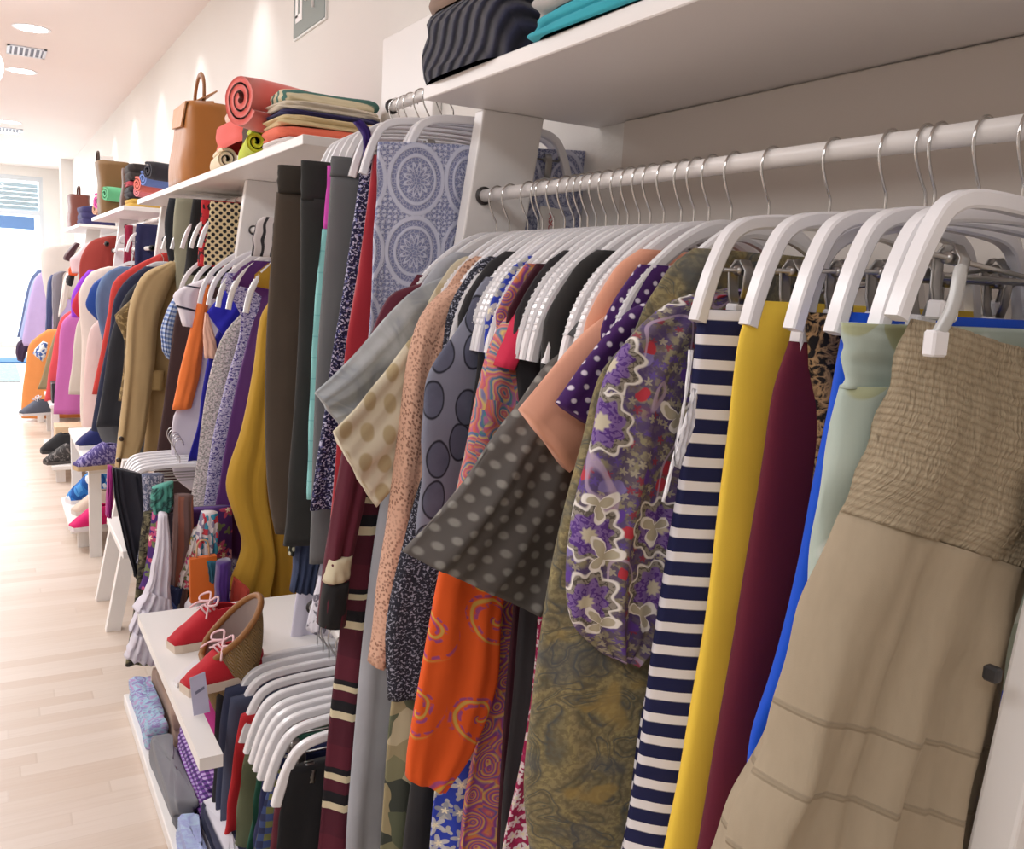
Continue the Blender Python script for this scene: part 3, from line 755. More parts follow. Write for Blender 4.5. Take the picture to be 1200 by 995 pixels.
def m_bands():
    s = NT('burgundy_banded_cloth')
    x, y, _ = s.sep(s.warp(.03, 6))
    fr = s.math('FRACT', s.math('MULTIPLY_ADD', y, 1 / .19, 50))
    c = s.ramp(fr, [(0, '4a1626'), (.30, 'd2c6a6'), (.38, '15141a'), (.50, '4a1626'), (.62, 'cfc3a2'), (.68, '15141a'), (.74, '551a2a')], const=True)
    return s.done(c)
def m_camo(): return cells(['b8ab8c', '7d7a5c', '3b3f38', '9a8d6b', '5a5f4a'], 22, .05)
def m_dress_green():
    s = NT('pale_green_print')
    v = s.warp(.05, 8); n = s.noise(7, 2, vec=v, dist=.4)
    c = s.ramp(n, [(.3, 'aab9ae'), (.48, 'b9c6bb'), (.55, 'a7b2a0'), (.7, 'c5cfc6')])
    e, q, k = s.flowers(9, 3, .4, depth=.5); c = s.mix(s.math('MULTIPLY', s.step(e, 0, .03), .7), c, s.ramp(k[1], [(0, 'a9ab78'), (.5, 'd8dfd8')], const=True))
    return s.done(c)
def m_polka():
    s = NT('grey_spotted_chiffon', rough=.75)
    x, y, _ = s.sep(s.mapping(scale=(1 / .0225, 1 / .0225, 1), rot=.6, loc=(50, 50, 0)))
    fx = s.math('SUBTRACT', s.math('FRACT', x), .5)
    yy = s.math('MULTIPLY_ADD', s.math('FLOOR', x), .5, y); fy = s.math('SUBTRACT', s.math('FRACT', yy), .5)
    d = s.math('SQRT', s.math('ADD', s.math('MULTIPLY', fx, fx), s.math('MULTIPLY', fy, fy)))
    c = s.mix(s.step(d, .25, .10), '84817b', s.mix(s.noise(9, 3), '4a4845', '5d5551'))
    return s.done(c, wrinkle=.5)
FLOR, OLIV, ORNG = m_floral_purple(), m_olive_paisley(), m_paisley_orange()
DK = lambda c, **k: solid(c, **k)

# ================================================================== near rail: tops
NG = 'tops on the near rail'
def top(name, cat, label, Y, parts, short, yaw=0, tilt=0, kind='a'):
    sh = RZ1 if kind == 'a' and 'bare' not in short and 'strap' not in short and 'royal blue' not in short and 'frilled' not in short else None
    g = garment(name, cat, label, Y, parts, xc=RX, group=NG if kind == 'a' else 'skirts on the near rail', shoulder=sh)
    hang(kind, RX, Y, RZ1, short, yaw, tilt); return g
top('long_dress', 'dress', 'long burgundy dress with cream and black bands, beside the rack post', 1.627, [
    dict(name='body', L=[(545, 315), (490, 335), (455, 365), (430, 470), (415, 600), (400, 740), (385, 870), (374, 995), (365, 1080)], m=mat('bands', m_bands), t=.05, folds=5, amp=.012),
    dict(name='sleeve', label='long burgundy sleeve ending in a cream and black cuff', L=[(500, 330), (455, 350), (420, 450), (398, 560), (384, 650), (374, 732)], R=[(520, 345), (480, 400), (446, 500), (424, 600), (412, 660), (404, 732)], m=solid('571a2b'), t=.035, dy=-.03, folds=2, amp=.006),
    dict(name='sleeve_cuff', label='cream band on the sleeve', L=[(384.5, 655), (379, 682)], R=[(411.5, 648), (408, 676)], m=solid('cfc4a6'), t=.050, dy=-.031, folds=1, amp=.002, rows=6),
    dict(name='sleeve_hem', label='black lower end of the sleeve', L=[(379, 684), (373, 733)], R=[(408, 678), (402, 733)], m=solid('1c1c1e'), t=.048, dy=-.031, folds=1, amp=.002, rows=6)],
    'white shoulder hanger holding the burgundy banded dress', .02)
top('long_dress', 'dress', 'long light grey dress with a wide short marbled sleeve', 1.574, [
    dict(name='body', L=[(560, 315), (515, 335), (490, 380), (470, 480), (445, 600), (428, 710), (414, 850), (405, 995), (400, 1080)], m=solid('a7a9b1', var=.2), t=.045, folds=4, amp=.012),
    dict(name='sleeve', label='wide grey marbled short sleeve', L=[(530, 320), (480, 345), (430, 400), (395, 436), (371, 461)], R=[(545, 370), (520, 425), (476, 470), (432, 495), (399, 499)], m=marble(['b9bcbf', 'a9acae', '8f949a', 'c0c2c4'], 11), t=.03, dy=-.03, folds=2, amp=.006, rows=30)],
    'white shoulder hanger holding the light grey marbled dress', -.03)
top('blouse', 'blouse', 'cream and tan spotted blouse with a slanting short sleeve', 1.504, [
    dict(name='body', L=[(575, 315), (535, 340), (508, 390), (490, 500), (480, 600), (470, 690)], m=dots('c9bea4', 'b9a988', .045, .30), t=.035),
    dict(name='sleeve', label='tan sleeve with paler band of spots', L=[(520, 350), (478, 400), (430, 460), (389, 504)], R=[(535, 420), (515, 480), (478, 548), (440, 594)], m=dots('cabda0', 'b3a17c', .045, .32, fg2='d9d0bc'), t=.03, dy=-.03, folds=2, amp=.006, rows=30)],
    'white shoulder hanger holding the cream spotted blouse', .03)
top('lace_cardigan', 'cardigan', 'long peach lace cardigan with a full-length sleeve', 1.465, [
    dict(name='body', L=[(590, 318), (545, 335), (515, 370), (500, 450), (490, 560), (480, 660), (470, 760)], m=mat('place', m_dotlace), t=.04),
    dict(name='sleeve', label='peach lace sleeve hanging straight down', L=[(575, 320), (525, 338), (495, 370), (478, 430), (466, 530), (452, 640), (440, 730), (433, 778)], R=[(590, 330), (560, 355), (527, 395), (514, 460), (505, 550), (494, 650), (476, 730), (462, 782)], m=mat('place', m_dotlace), t=.045, dy=-.025, folds=2, amp=.006)],
    'white shoulder hanger holding the peach lace cardigan')
top('dress', 'dress', 'navy dress speckled with white beside the peach lace sleeve', 1.412, [
    dict(L=[(600, 318), (545, 345), (520, 400), (505, 520), (480, 610), (462, 690), (452, 760), (452, 820)], m=speckle('23242f', '9a9cac', 240, .57, fg2='474a5c'), t=.05, folds=4, amp=.01)],
    'white shoulder hanger holding the navy speckled dress', .02)
top('camouflage_trousers', 'trousers', 'sand and olive camouflage trousers under the navy speckled dress', 1.450, [
    dict(L=[(560, 350), (530, 420), (500, 600), (472, 740), (460, 820), (452, 910), (446, 995), (442, 1070)], m=mat('camo', m_camo), t=.035)],
    'white shoulder hanger with bare notched end beside the peach lace cardigan', .05)
top('dress', 'dress', 'plain black dress reaching below the orange paisley sleeve', 1.375, [
    dict(L=[(575, 350), (560, 430), (545, 600), (530, 720), (510, 810), (488, 875), (478, 930), (470, 1010), (466, 1080)], m=solid('2a292b'), t=.04)],
    'white shoulder hanger holding the plain black dress', -.02)
top('dress', 'dress', 'grey dress printed with dark ringed pebbles', 1.346, [
    dict(L=[(600, 335), (555, 350), (520, 385), (500, 440), (494, 500), (490, 560), (486, 625)], m=mat('circ', m_circles), t=.05, folds=3, amp=.01)],
    'white shoulder hanger holding the grey pebble-print dress', .02)
top('camisole', 'top', 'black camisole with a wide strap over its hanger', 1.303, [
    dict(name='body', L=[(612, 330), (586, 350), (570, 385), (560, 430), (552, 500), (545, 570)], m=solid('232326'), t=.04),
    dict(name='strap', label='wide black strap folded over the hanger arm', L=[(600, 316), (588, 332), (582, 354)], R=[(652, 304), (650, 328), (642, 350)], m=solid('2b2d2d'), t=.05, dy=-.005, folds=1, amp=.002, rows=14)],
    'white shoulder hanger holding the black wide-strap camisole', -.02)
top('dress', 'dress', 'royal blue dress printed with grey blossoms, low between orange sleeve and paisley', 1.278, [
    dict(L=[(620, 350), (590, 450), (560, 640), (535, 800), (520, 880), (510, 960), (504, 1060)], m=floral('2b3fae', ['a8a8ac', '8f93a0', 'c0bfc4'], 26, R=.44, leaf='b5b3ae'), t=.04)],
    'white shoulder hanger holding the blue printed dress', .03)
top('paisley_blouse', 'blouse', 'bright paisley blouse with an orange lower sleeve', 1.250, [
    dict(name='body', L=[(650, 335), (612, 355), (592, 400), (590, 520), (584, 640), (576, 740), (560, 850), (545, 940), (532, 1060)], m=paisley(['b0427a', 'd8843c', '5558a0', 'c85a6a', 'd9b45a', '8a4a90'], 26, .03, 4), t=.05, folds=4, amp=.01),
    dict(name='sleeve', label='long sleeve, multicoloured paisley above and plain orange below', L=[(625, 345), (585, 385), (562, 450), (545, 530), (525, 620), (508, 700), (490, 800), (477, 880), (475, 910)], R=[(640, 360), (625, 420), (617, 500), (607, 590), (596, 660), (586, 720), (580, 800), (550, 880), (520, 924)], m=ORNG, t=.045, dy=-.03, folds=1.3, amp=.006, rows=50, wr=.6)],
    'white shoulder hanger holding the bright paisley blouse')
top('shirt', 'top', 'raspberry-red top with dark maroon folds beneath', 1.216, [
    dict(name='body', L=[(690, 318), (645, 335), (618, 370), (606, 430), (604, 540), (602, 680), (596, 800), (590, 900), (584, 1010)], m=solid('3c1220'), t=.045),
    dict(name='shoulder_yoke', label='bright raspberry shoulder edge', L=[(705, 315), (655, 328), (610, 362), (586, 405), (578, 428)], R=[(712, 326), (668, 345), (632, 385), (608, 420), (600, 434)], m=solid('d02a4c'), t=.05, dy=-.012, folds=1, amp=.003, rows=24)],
    'white shoulder hanger holding the raspberry-red top', -.02)
top('dress', 'dress', 'charcoal dress hanging between the paisley blouse and the magenta print', 1.190, [
    dict(L=[(690, 345), (650, 420), (620, 600), (606, 740), (598, 850), (590, 940), (584, 1060)], m=solid('2c2a2d'), t=.04)],
    'white shoulder hanger holding the charcoal dress', .04)
top('frill_blouse', 'blouse', 'white blouse with magenta print and frilled shoulder', 1.160, [
    dict(name='body', L=[(720, 325), (680, 345), (650, 390), (640, 520), (634, 640), (626, 740), (616, 840), (606, 910), (588, 990), (578, 1060)], m=floral('9c1f4e', ['efe3e6', 'e8d2da'], 40, bg2='b52d60', leaf='e9c9d4'), t=.035),
    dict(name='shoulder_frill', label='white and magenta frill on the shoulder', L=[(700, 322), (672, 336), (648, 352), (638, 368)], R=[(720, 340), (700, 356), (676, 376), (656, 388)], m=speckle('f0e8ea', 'b0285c', 90, .55), t=.05, dy=-.02, folds=5, amp=.008, rows=16, top_amp=.8)],
    'white shoulder hanger holding the magenta-print frilled blouse')
top('spotted_blouse', 'blouse', 'charcoal chiffon blouse with grey spots and a very wide sleeve', 1.10, [
    dict(name='body', L=[(760, 335), (700, 350), (668, 395), (662, 480), (655, 580), (648, 680), (640, 740)], m=solid('2b2a2a'), t=.045),
    dict(name='sleeve', label='wide spotted sleeve swinging out into the aisle', L=[(668, 405), (640, 430), (606, 478), (570, 530), (520, 598), (478, 650)], R=[(716, 412), (712, 480), (700, 560), (686, 620), (664, 680), (640, 724)], m=mat('polka', m_polka), t=[.03, .05, .065, .06, .05, .045], dy=-.03, folds=3.0, amp=.008, rows=60, N=96, wr=1.2)],
    'white shoulder hanger holding the charcoal spotted blouse', .02)
top('camisole', 'top', 'dark grey strappy top behind the peach sleeve', 1.060, [
    dict(name='body', L=[(790, 335), (745, 350), (705, 385), (690, 460), (682, 540)], m=solid('303033'), t=.04),
    dict(name='strap', label='dark grey strap lying along the hanger arm', L=[(760, 332), (715, 350), (680, 372), (664, 392)], R=[(782, 345), (745, 362), (708, 385), (684, 402)], m=solid('4a4b4d'), t=.04, dy=-.01, folds=1, amp=.003, rows=14)],
    'white shoulder hanger holding the dark grey strappy top', .03)
top('blouse', 'blouse', 'peach short-sleeved blouse with a white sleeve edge', 1.0, [
    dict(name='body', L=[(815, 330), (770, 345), (725, 365), (700, 400), (695, 480), (690, 560), (684, 640)], m=solid('e5a184'), t=.04),
    dict(name='sleeve', label='stiff peach sleeve pointing down into the aisle', L=[(805, 332), (740, 355), (700, 378), (655, 425), (611, 480)], R=[(815, 350), (770, 400), (740, 460), (705, 515), (668, 554)], m=solid('e8a68a', rough=.6), t=.028, dy=-.03, folds=1, amp=.003, rows=30, wr=.5)],
    'white shoulder hanger holding the peach blouse')
top('blouse', 'blouse', 'purple blouse with small white polka dots and a short sleeve', .955, [
    dict(name='body', L=[(840, 328), (800, 345), (760, 365), (738, 410), (730, 500), (724, 600)], m=dots('43205f', 'e2d8e8', .0165, .19), t=.04),
    dict(name='sleeve', label='purple dotted sleeve', L=[(838, 328), (775, 348), (735, 365), (690, 415), (650, 471)], R=[(846, 342), (800, 395), (775, 440), (740, 480), (704, 506)], m=dots('43205f', 'e2d8e8', .0165, .19), t=.028, dy=-.025, folds=1, amp=.003, rows=30, wr=.5)],
    'white shoulder hanger holding the purple dotted blouse', .02)
top('tunic', 'blouse', 'loose tunic of purple floral print over olive paisley', .885, [
    dict(name='body', label='olive and brown paisley underlayer', L=[(850, 340), (795, 350), (745, 385), (708, 440), (688, 520), (664, 620), (645, 720), (629, 850), (621, 940), (628, 1010), (640, 1060)], R=[(900, 340), (870, 360), (850, 400), (835, 460), (815, 560), (790, 660), (768, 760), (745, 860), (735, 940), (722, 1010), (715, 1060)], m=OLIV, t=[.03, .05, .06, .07, .08, .08], folds=3, amp=.012, rows=60, N=80),
    dict(name='front_panel', label='purple floral front with white-edged blooms', L=[(850, 338), (795, 350), (750, 385), (714, 440), (696, 520), (676, 600), (664, 680), (672, 730), (705, 765)], R=[(900, 340), (860, 362), (838, 410), (818, 480), (806, 560), (790, 640), (782, 700), (770, 745), (740, 775)], m=FLOR, t=[.02, .04, .05, .05, .04], dy=-.040, folds=2.2, amp=.008, rows=60, N=80),
    dict(name='underskirt', label='strip of the same purple print showing lower down', L=[(762, 800), (748, 870), (738, 950), (722, 1040)], R=[(800, 800), (790, 870), (776, 950), (765, 1040)], m=FLOR, t=.03, dy=-.02, folds=2, amp=.006, rows=20)],
    'white shoulder hanger holding the purple floral tunic', -.02)
for k, Y in enumerate((1.325, 1.133, 1.032)):
    hang('a', RX, Y, RZ1, ['white shoulder hanger with bare notched end between pebble dress and black camisole', 'white shoulder hanger with bare notched end beside the frilled shoulder', 'white shoulder hanger with bare end just behind the peach blouse'][k], (.02, -.03, .03)[k])
# ================================================================== near rail: skirts on clip hangers
NAVY = stripes('171b45', 'e9e5e8', .0285, .60, warp=.003)
top('striped_skirt', 'skirt', 'long navy jersey skirt with white stripes', .785, [
    dict(name='body', L=[(822, 362), (814, 450), (802, 560), (788, 650), (773, 760), (760, 870), (742, 995), (732, 1060)], m=NAVY, t=.05, folds=4, amp=.010, rows=40),
    dict(name='side_fold', label='second fold of the striped jersey', L=[(812, 470), (798, 560), (782, 660), (766, 760), (752, 870), (734, 995), (726, 1060)], R=[(830, 470), (822, 560), (808, 660), (792, 760), (778, 870), (762, 995), (752, 1060)], m=stripes('171b45', 'e9e5e8', .0285, .60, warp=.003, loc=.45), t=.03, dy=.045, folds=1.5, amp=.004, rows=30),
    dict(name='price_tag', label='thin white tag on a ribbon', L=[(812, 455), (800, 500), (789, 545)], R=[(817, 456), (812, 500), (797, 550)], m=plastic('e8e6ea', .4), t=.003, dy=-.055, folds=1, amp=.0, rows=10),
    dict(name='tag_ribbon', label='narrow white ribbon loop', L=[(808, 410), (803, 460), (792, 520), (776, 588)], R=[(810.5, 410), (805.5, 460), (794.5, 520), (778.5, 588)], m=plastic('f0eef2', .4), t=.002, dy=-.05, folds=1, amp=.0, rows=14)],
    'white clip hanger gripping the navy striped skirt', kind='b')
top('skirt', 'skirt', 'plain sunny yellow skirt with a gathered top', .705, [
    dict(L=[(884, 352), (872, 380), (864, 420), (853, 520), (840, 640), (822, 780), (802, 900), (783, 995), (772, 1060)], m=solid('f7cf46', rough=.75, var=.03), t=[.03, .028, .035, .045, .05, .05], folds=2, amp=.006, wr=.4)],
    'white clip hanger gripping the yellow skirt', kind='b')
top('skirt', 'skirt', 'deep burgundy flannel skirt beside the yellow one', .660, [
    dict(L=[(926, 400), (908, 455), (896, 530), (876, 650), (856, 770), (836, 890), (818, 995), (808, 1060)], m=solid('5d1429', var=.05), t=[.035, .05, .06, .06], folds=2, amp=.006, wr=.4)],
    'white clip hanger gripping the burgundy skirt', kind='b', tilt=-.13)
top('skirt', 'skirt', 'black skirt with tan scroll print between burgundy and blue', .643, [
    dict(L=[(946, 366), (950, 420), (956, 480), (950, 560), (930, 680)], m=marble(['1b1715', '1b1715', 'b58f62', '1b1715', '1b1715'], 60, 1.5), t=.04)],
    'white clip hanger gripping the black and tan printed skirt', kind='b')
top('skirt', 'skirt', 'bright cobalt blue skirt beside the pale green one', .592, [
    dict(L=[(996, 366), (978, 460), (958, 570), (934, 700), (908, 800), (888, 865), (880, 930)], m=solid('0a50d8', rough=.6, var=.04), t=.045, folds=2, amp=.006, wr=.4)],
    'white clip hanger gripping the cobalt blue skirt', kind='b')
top('skirt', 'skirt', 'pale green skirt with faint leaf print and gathered waistband', .545, [
    dict(name='body', L=[(988, 452), (975, 500), (962, 570), (952, 650), (936, 740), (910, 860)], m=mat('grn', m_dress_green), t=.05, folds=3, amp=.009),
    dict(name='waistband', label='gathered pale green waistband', L=[(990, 378), (992, 410), (988, 455)], xr=1.09, m=mat('grn', m_dress_green), t=.04, folds=4, amp=.005, rows=16, top_amp=1)],
    'white clip hanger gripping the pale green skirt', kind='b')
# beige smocked dress, nearest of all
Yb = .500
garment('smocked_dress', 'dress', 'beige linen strapless dress with smocked bodice, in front of all others', Yb, [
    dict(name='bodice', label='elastic smocked bodice', L=[(1074, 374), (1062, 415), (1046, 480), (1026, 540), (1000, 604)], R=[(1290, 440), (1280, 500), (1262, 560), (1232, 630), (1190, 664)], m=mat('bsm', lambda: m_beige(True)), t=[.03, .05, .07, .075, .08], folds=3, amp=.005, rows=70, N=120, crinkle=.0012, top_amp=.6),
    dict(name='skirt', label='flared skirt with sewn tucks', L=[(1000, 604), (975, 655), (950, 720), (920, 800), (890, 880), (850, 985), (826, 1060)], R=[(1190, 664), (1176, 720), (1160, 780), (1146, 850), (1132, 920), (1112, 1000), (1095, 1070)], m=mat('bsk', lambda: m_beige(False)), t=[.08, .085, .09, .1, .1], folds=3.2, amp=.016, rows=50, N=96, top_amp=.25)],
    xc=RX, group='skirts on the near rail')
hang('b', RX, .512, RZ1, 'white clip hanger gripping the beige smocked dress', 0, .09)
c = pY(1096, 404, .475); t = thing('hanger_clip', 'translucent grey peg with white pad pinching the beige dress top', 'clip', tuple(c))
a1 = pY(1126, 316, .475) - c
MB().sweep(catmull([(0, 0, .006), a1 * .5 + np.array([0, -.004, 0]), a1, a1 + np.array([.006, .004, -.004])], 16), .013, .0085, n=10, sq=3).build('peg_arm', plastic('bcbcba', .2), t)
MB().box((-.010, -.006, -.010), (.010, .006, .012), .002).build('peg_pad', HANG, t)

# ================================================================== high rail in the gap bay
def high(name, cat, label, Y, parts, short, **k):
    g = garment(name, cat, label, Y, parts, xc=RX, group='skirts and trousers on the high rail')
    hy = 1.76 + (Y - 1.762) * .80; x = k.pop('x', RX); k.setdefault('yaw', -math.asin(min(.9, (Y - hy) / .2))); hang('b', x, hy, RZ2, short, **k); return g
LACE = lace('d0d3e8', '868cb4'); LACE2 = lace('8f96b2', '4c5274')
high('lace_skirt', 'skirt', 'pale periwinkle crocheted lace skirt behind the slanted rack post', 1.762, [
    dict(name='body', L=[(443, 166), (441, 230), (437, 300), (433, 370), (428, 440)], R=[(692, 178), (692, 240), (688, 300), (684, 370), (680, 440)], m=LACE, t=.035, folds=3, amp=.008, rows=40, N=80),
    dict(name='size_label', label='white fabric label with red lettering', L=[(633, 241), (632, 281)], R=[(660, 246), (660, 285)], m=plastic('d9d2cc', .6), t=.004, dy=-.048, folds=1, amp=0, rows=4)],
    'white clip hanger gripping the periwinkle lace skirt', x=RX + .05, yaw=-.10)
tx = bpy.data.curves.new('label_lettering', 'FONT'); tx.body = 'ASOR'; tx.size = .020; tx.extrude = .0004; tx.align_x = 'LEFT'
to = bpy.data.objects.new('label_lettering', tx); COL.objects.link(to); tx.materials.append(plastic('a8343c', .6))
pc = pY(643.5, 250, 1.706)
to.matrix_world = Matrix(((0, 1, 0, pc[0]), (0, 0, -1, pc[1]), (-1, 0, 0, pc[2]), (0, 0, 0, 1)))
lab = [o for o in bpy.data.objects if o.name.startswith('lace_skirt') and o.parent is None][0]
sl = [o for o in lab.children if o.name.startswith('size_label')][0]
bpy.context.view_layer.update(); mw = to.matrix_world.copy(); 
me_ = bpy.data.meshes.new_from_object(to.evaluated_get(bpy.context.evaluated_depsgraph_get())); bpy.data.objects.remove(to)
me_.transform(mw); me_.transform(Matrix.Translation(-lab.location)); me_.materials.clear(); obj('lettering', me_, plastic('a8343c', .6), sl)
high('lace_skirt', 'skirt', 'blue-grey lace skirt directly behind the periwinkle one', 1.805, [
    dict(L=[(446, 172), (444, 240), (442, 300), (438, 400)], R=[(688, 180), (688, 240), (684, 300), (680, 400)], m=LACE2, t=.03)], 'white clip hanger gripping the blue-grey lace skirt', x=RX + .06, yaw=-.12, tilt=.02)
high('skirt', 'skirt', 'long red velvet skirt beside the lace skirts', 1.87, [
    dict(L=[(437, 182), (430, 240), (418, 320), (406, 400), (396, 490), (388, 590), (384, 650)], m=solid('a81c2a', rough=.7, var=.08, sheen=.4), t=.045, folds=3, amp=.008)], 'white clip hanger gripping the red velvet skirt')
high('skirt', 'skirt', 'navy skirt with tiny white blossom print and a purple tie', 1.945, [
    dict(name='body', L=[(424, 185), (416, 250), (402, 340), (388, 430), (374, 520), (364, 598)], m=speckle('1d1d3f', 'c0bfda', 170, .56, fg2='6d6fa8', soft=.02), t=.045),
    dict(name='tie', label='purple ribbon knotted over the hanger', L=[(414, 143), (424, 158), (426, 190)], R=[(424, 140), (434, 155), (434, 190)], m=solid('35206a'), t=.02, dy=-.03, folds=2, amp=.005, rows=14)], 'white clip hanger gripping the navy blossom skirt')
high('trousers', 'trousers', 'mid-grey tailored trousers on the high rail', 2.02, [
    dict(name='leg_panel', L=[(388, 205), (384, 260), (377, 340), (370, 440), (365, 560), (362, 660)], xr=1.08, m=solid('6b6c6e', var=.05), t=.045, folds=1.5, amp=.004, wr=.5),
    dict(name='waistband', L=[(388, 183), (387, 206)], xr=1.085, m=solid('606163'), t=.048, folds=1, amp=.002, rows=6)], 'white clip hanger gripping the mid-grey trousers')
high('skirt', 'skirt', 'thin mint and pink striped skirt between grey and black trousers', 2.085, [
    dict(name='body', L=[(378, 268), (372, 320), (366, 400), (362, 490), (360, 585)], m=stripes('8fd0cf', '79bdbf', .05, .94, warp=.002), t=.035, folds=2, amp=.004),
    dict(name='pink_yoke', label='bright pink upper part', L=[(384, 194), (382, 230), (378, 268)], m=solid('d24bb4'), t=.034, folds=2, amp=.004, rows=10)], 'white clip hanger gripping the mint and pink skirt')
high('trousers', 'trousers', 'black trousers with creased waist on the high rail', 2.16, [
    dict(name='leg_panel', L=[(352, 232), (352, 320), (348, 420), (342, 520), (336, 600), (332, 640)], m=solid('2d2d2c', var=.05), t=.06, folds=1.5, amp=.006),
    dict(name='waistband', L=[(353, 188), (352, 234)], m=solid('282827'), t=.062, folds=1.5, amp=.003, rows=8)], 'white clip hanger gripping the black trousers')
high('trousers', 'trousers', 'dark brown trousers with rolled waistband at the far end of the high rail', 2.27, [
    dict(name='leg_panel', L=[(324, 225), (318, 300), (312, 400), (311, 500), (316, 580), (322, 626)], m=solid('4b4036', var=.1), t=.06, folds=1.5, amp=.008),
    dict(name='waistband', L=[(326, 193), (324, 226)], m=solid('2f2923'), t=.065, folds=2, amp=.006, rows=8, top_amp=1)], 'white clip hanger gripping the dark brown trousers')
high('denim_skirt', 'skirt', 'blue denim skirt with dark pompom edge showing under the black trousers', 2.21, [
    dict(name='body', L=[(356, 560), (350, 610), (344, 650), (340, 692)], R=[(392, 560), (388, 610), (378, 650), (368, 694)], m=denim('46526f', '2c3450'), t=.05, rows=16),
    dict(name='pompom_edge', label='dark edging with pale beads', L=[(342, 610), (338, 650)], R=[(348, 610), (344, 650)], m=dots('1d2018', 'd9d8c0', .02, .3), t=.03, dy=-.02, rows=8, folds=1, amp=.002)], 'white clip hanger at the very end of the high rail')
g_ = garment('trousers', 'trousers', 'pale lilac-white trousers hanging low behind the denim skirt', 2.34, [
    dict(L=[(356, 640), (348, 690), (340, 740), (332, 800)], m=solid('d8d3e4'), t=.05, rows=16)], xc=RX, group='skirts and trousers on the high rail')
g_ = garment('scarf', 'scarf', 'white scarf with dark sketch print below the grey trousers', 2.05, [
    dict(L=[(374, 675), (366, 710), (362, 740)], R=[(404, 690), (400, 720), (396, 745)], m=speckle('e4e0ea', '6d6a78', 50, .6), t=.04, rows=12)], xc=RX)

# ================================================================== low rail
LX = .70
def low(name, cat, label, k, px, m, short, h=True, **kw):
    Y = 2.12 - k * .046
    g = garment(name, cat, label, Y, [dict(L=px, m=m, t=kw.pop('t', .035), xr=kw.pop('xr', .86), rows=20, N=40, **kw)], xc=LX, group='trousers on the low rail')
    if h: hang('b', LX, Y, RZL, short).scale = (1.14, 1.0, 1.10)
    return g
low('trousers', 'trousers', 'black jeans at the far end of the low rail', 0, [(256, 795), (252, 840), (250, 900), (248, 995)], solid('222228'), 'white clip hanger gripping the black jeans')
low('jeans', 'trousers', 'dark indigo jeans with front pocket on the low rail', 1, [(264, 806), (258, 850), (256, 900), (250, 995)], denim('3b415c', '262b44'), 'white clip hanger gripping the dark indigo jeans')
low('jeans', 'trousers', 'washed slate-blue jeans on the low rail', 2, [(270, 818), (266, 850), (262, 900), (256, 995)], denim('4c5268', '33384e'), 'white clip hanger gripping the slate-blue jeans')
low('trousers', 'trousers', 'bright red trousers on the low rail', 3.2, [(282, 838), (274, 880), (268, 930), (258, 1000)], solid('b8232a'), 'white clip hanger gripping the bright red trousers')
low('trousers', 'trousers', 'olive green trousers with buttoned waist on the low rail', 4.4, [(292, 862), (284, 900), (278, 950), (272, 1010)], solid('5c6148'), 'white clip hanger gripping the olive trousers')
low('trousers', 'trousers', 'bottle green trousers just behind the plaid ones', 5.4, [(306, 872), (300, 910), (294, 960), (286, 1010)], solid('1f5240'), 'white clip hanger gripping the bottle green trousers')
low('trousers', 'trousers', 'navy trousers squeezed behind the plaid ones', 6.2, [(312, 885), (306, 920), (300, 960), (294, 1010)], solid('242a52'), 'white clip hanger gripping the navy trousers')
low('trousers', 'trousers', 'green, blue and yellow plaid trousers on the low rail', 7.0, [(322, 905), (310, 940), (302, 970), (296, 1020)], check('6d7040', '3a4a78', '2a3050', .03), 'white clip hanger gripping the plaid trousers')
low('trousers', 'trousers', 'wine-red trousers beside the black ones on the low rail', 8.0, [(330, 908), (322, 940), (318, 970), (312, 1020)], solid('5f2430'), 'white clip hanger gripping the wine-red trousers')
low('trousers', 'trousers', 'plain black trousers in front of the low rail', 9.4, [(338, 900), (330, 940), (324, 980), (318, 1030)], solid('17171a'), 'white clip hanger with steel clip gripping the black trousers in front')
# ================================================================== mid rail, second bay
def mid(name, cat, label, Y, parts, short=None, xc=.90, zr=RZM, grp='tops on the middle rails', kind='a'):
    g = garment(name, cat, label, Y, parts, xc=xc, group=grp, shoulder=zr if short and 'bare' not in short and 'colour-block' not in short and 'royal' not in short and 'ditsy' not in short else None)
    if short: hang(kind, xc, Y, zr, short, 0)
    return g
B = dict(rows=28, N=44)
mid('tunic', 'blouse', 'mustard yellow tunic with one folded-back sleeve', 2.90, [
    dict(name='body', L=[(330, 345), (318, 370), (312, 440), (310, 540), (314, 640), (318, 745), (316, 800)], m=solid('a67c22'), t=.06, **B),
    dict(name='sleeve', label='mustard sleeve bent at the elbow', L=[(318, 350), (306, 372), (298, 430), (284, 500), (265, 566), (276, 610), (284, 640), (268, 690)], R=[(336, 352), (326, 385), (320, 450), (316, 520), (312, 570), (318, 620), (322, 660), (312, 708)], m=solid('b98f2d'), t=.05, dy=-.03, folds=1.6, amp=.010, rows=44, N=50)],
    'white shoulder hanger holding the mustard tunic')
mid('blouse', 'blouse', 'deep purple satin blouse with a long hem', 3.14, [
    dict(L=[(322, 338), (306, 346), (296, 380), (280, 440), (268, 500), (258, 560), (248, 620), (246, 645), (270, 655)], m=solid('47165e', rough=.6), t=.06, folds=2, amp=.008, **B)],
    'white shoulder hanger holding the deep purple blouse')
mid('blouse', 'blouse', 'white and violet blossom blouse beside the purple one', 3.30, [
    dict(L=[(318, 322), (294, 334), (282, 372), (264, 450), (248, 520), (238, 590), (230, 640), (226, 672)], m=speckle('b9b2d3', '4b3f86', 150, .53, fg2='dcd8ea'), t=.05, **B)],
    'white shoulder hanger holding the violet blossom blouse')
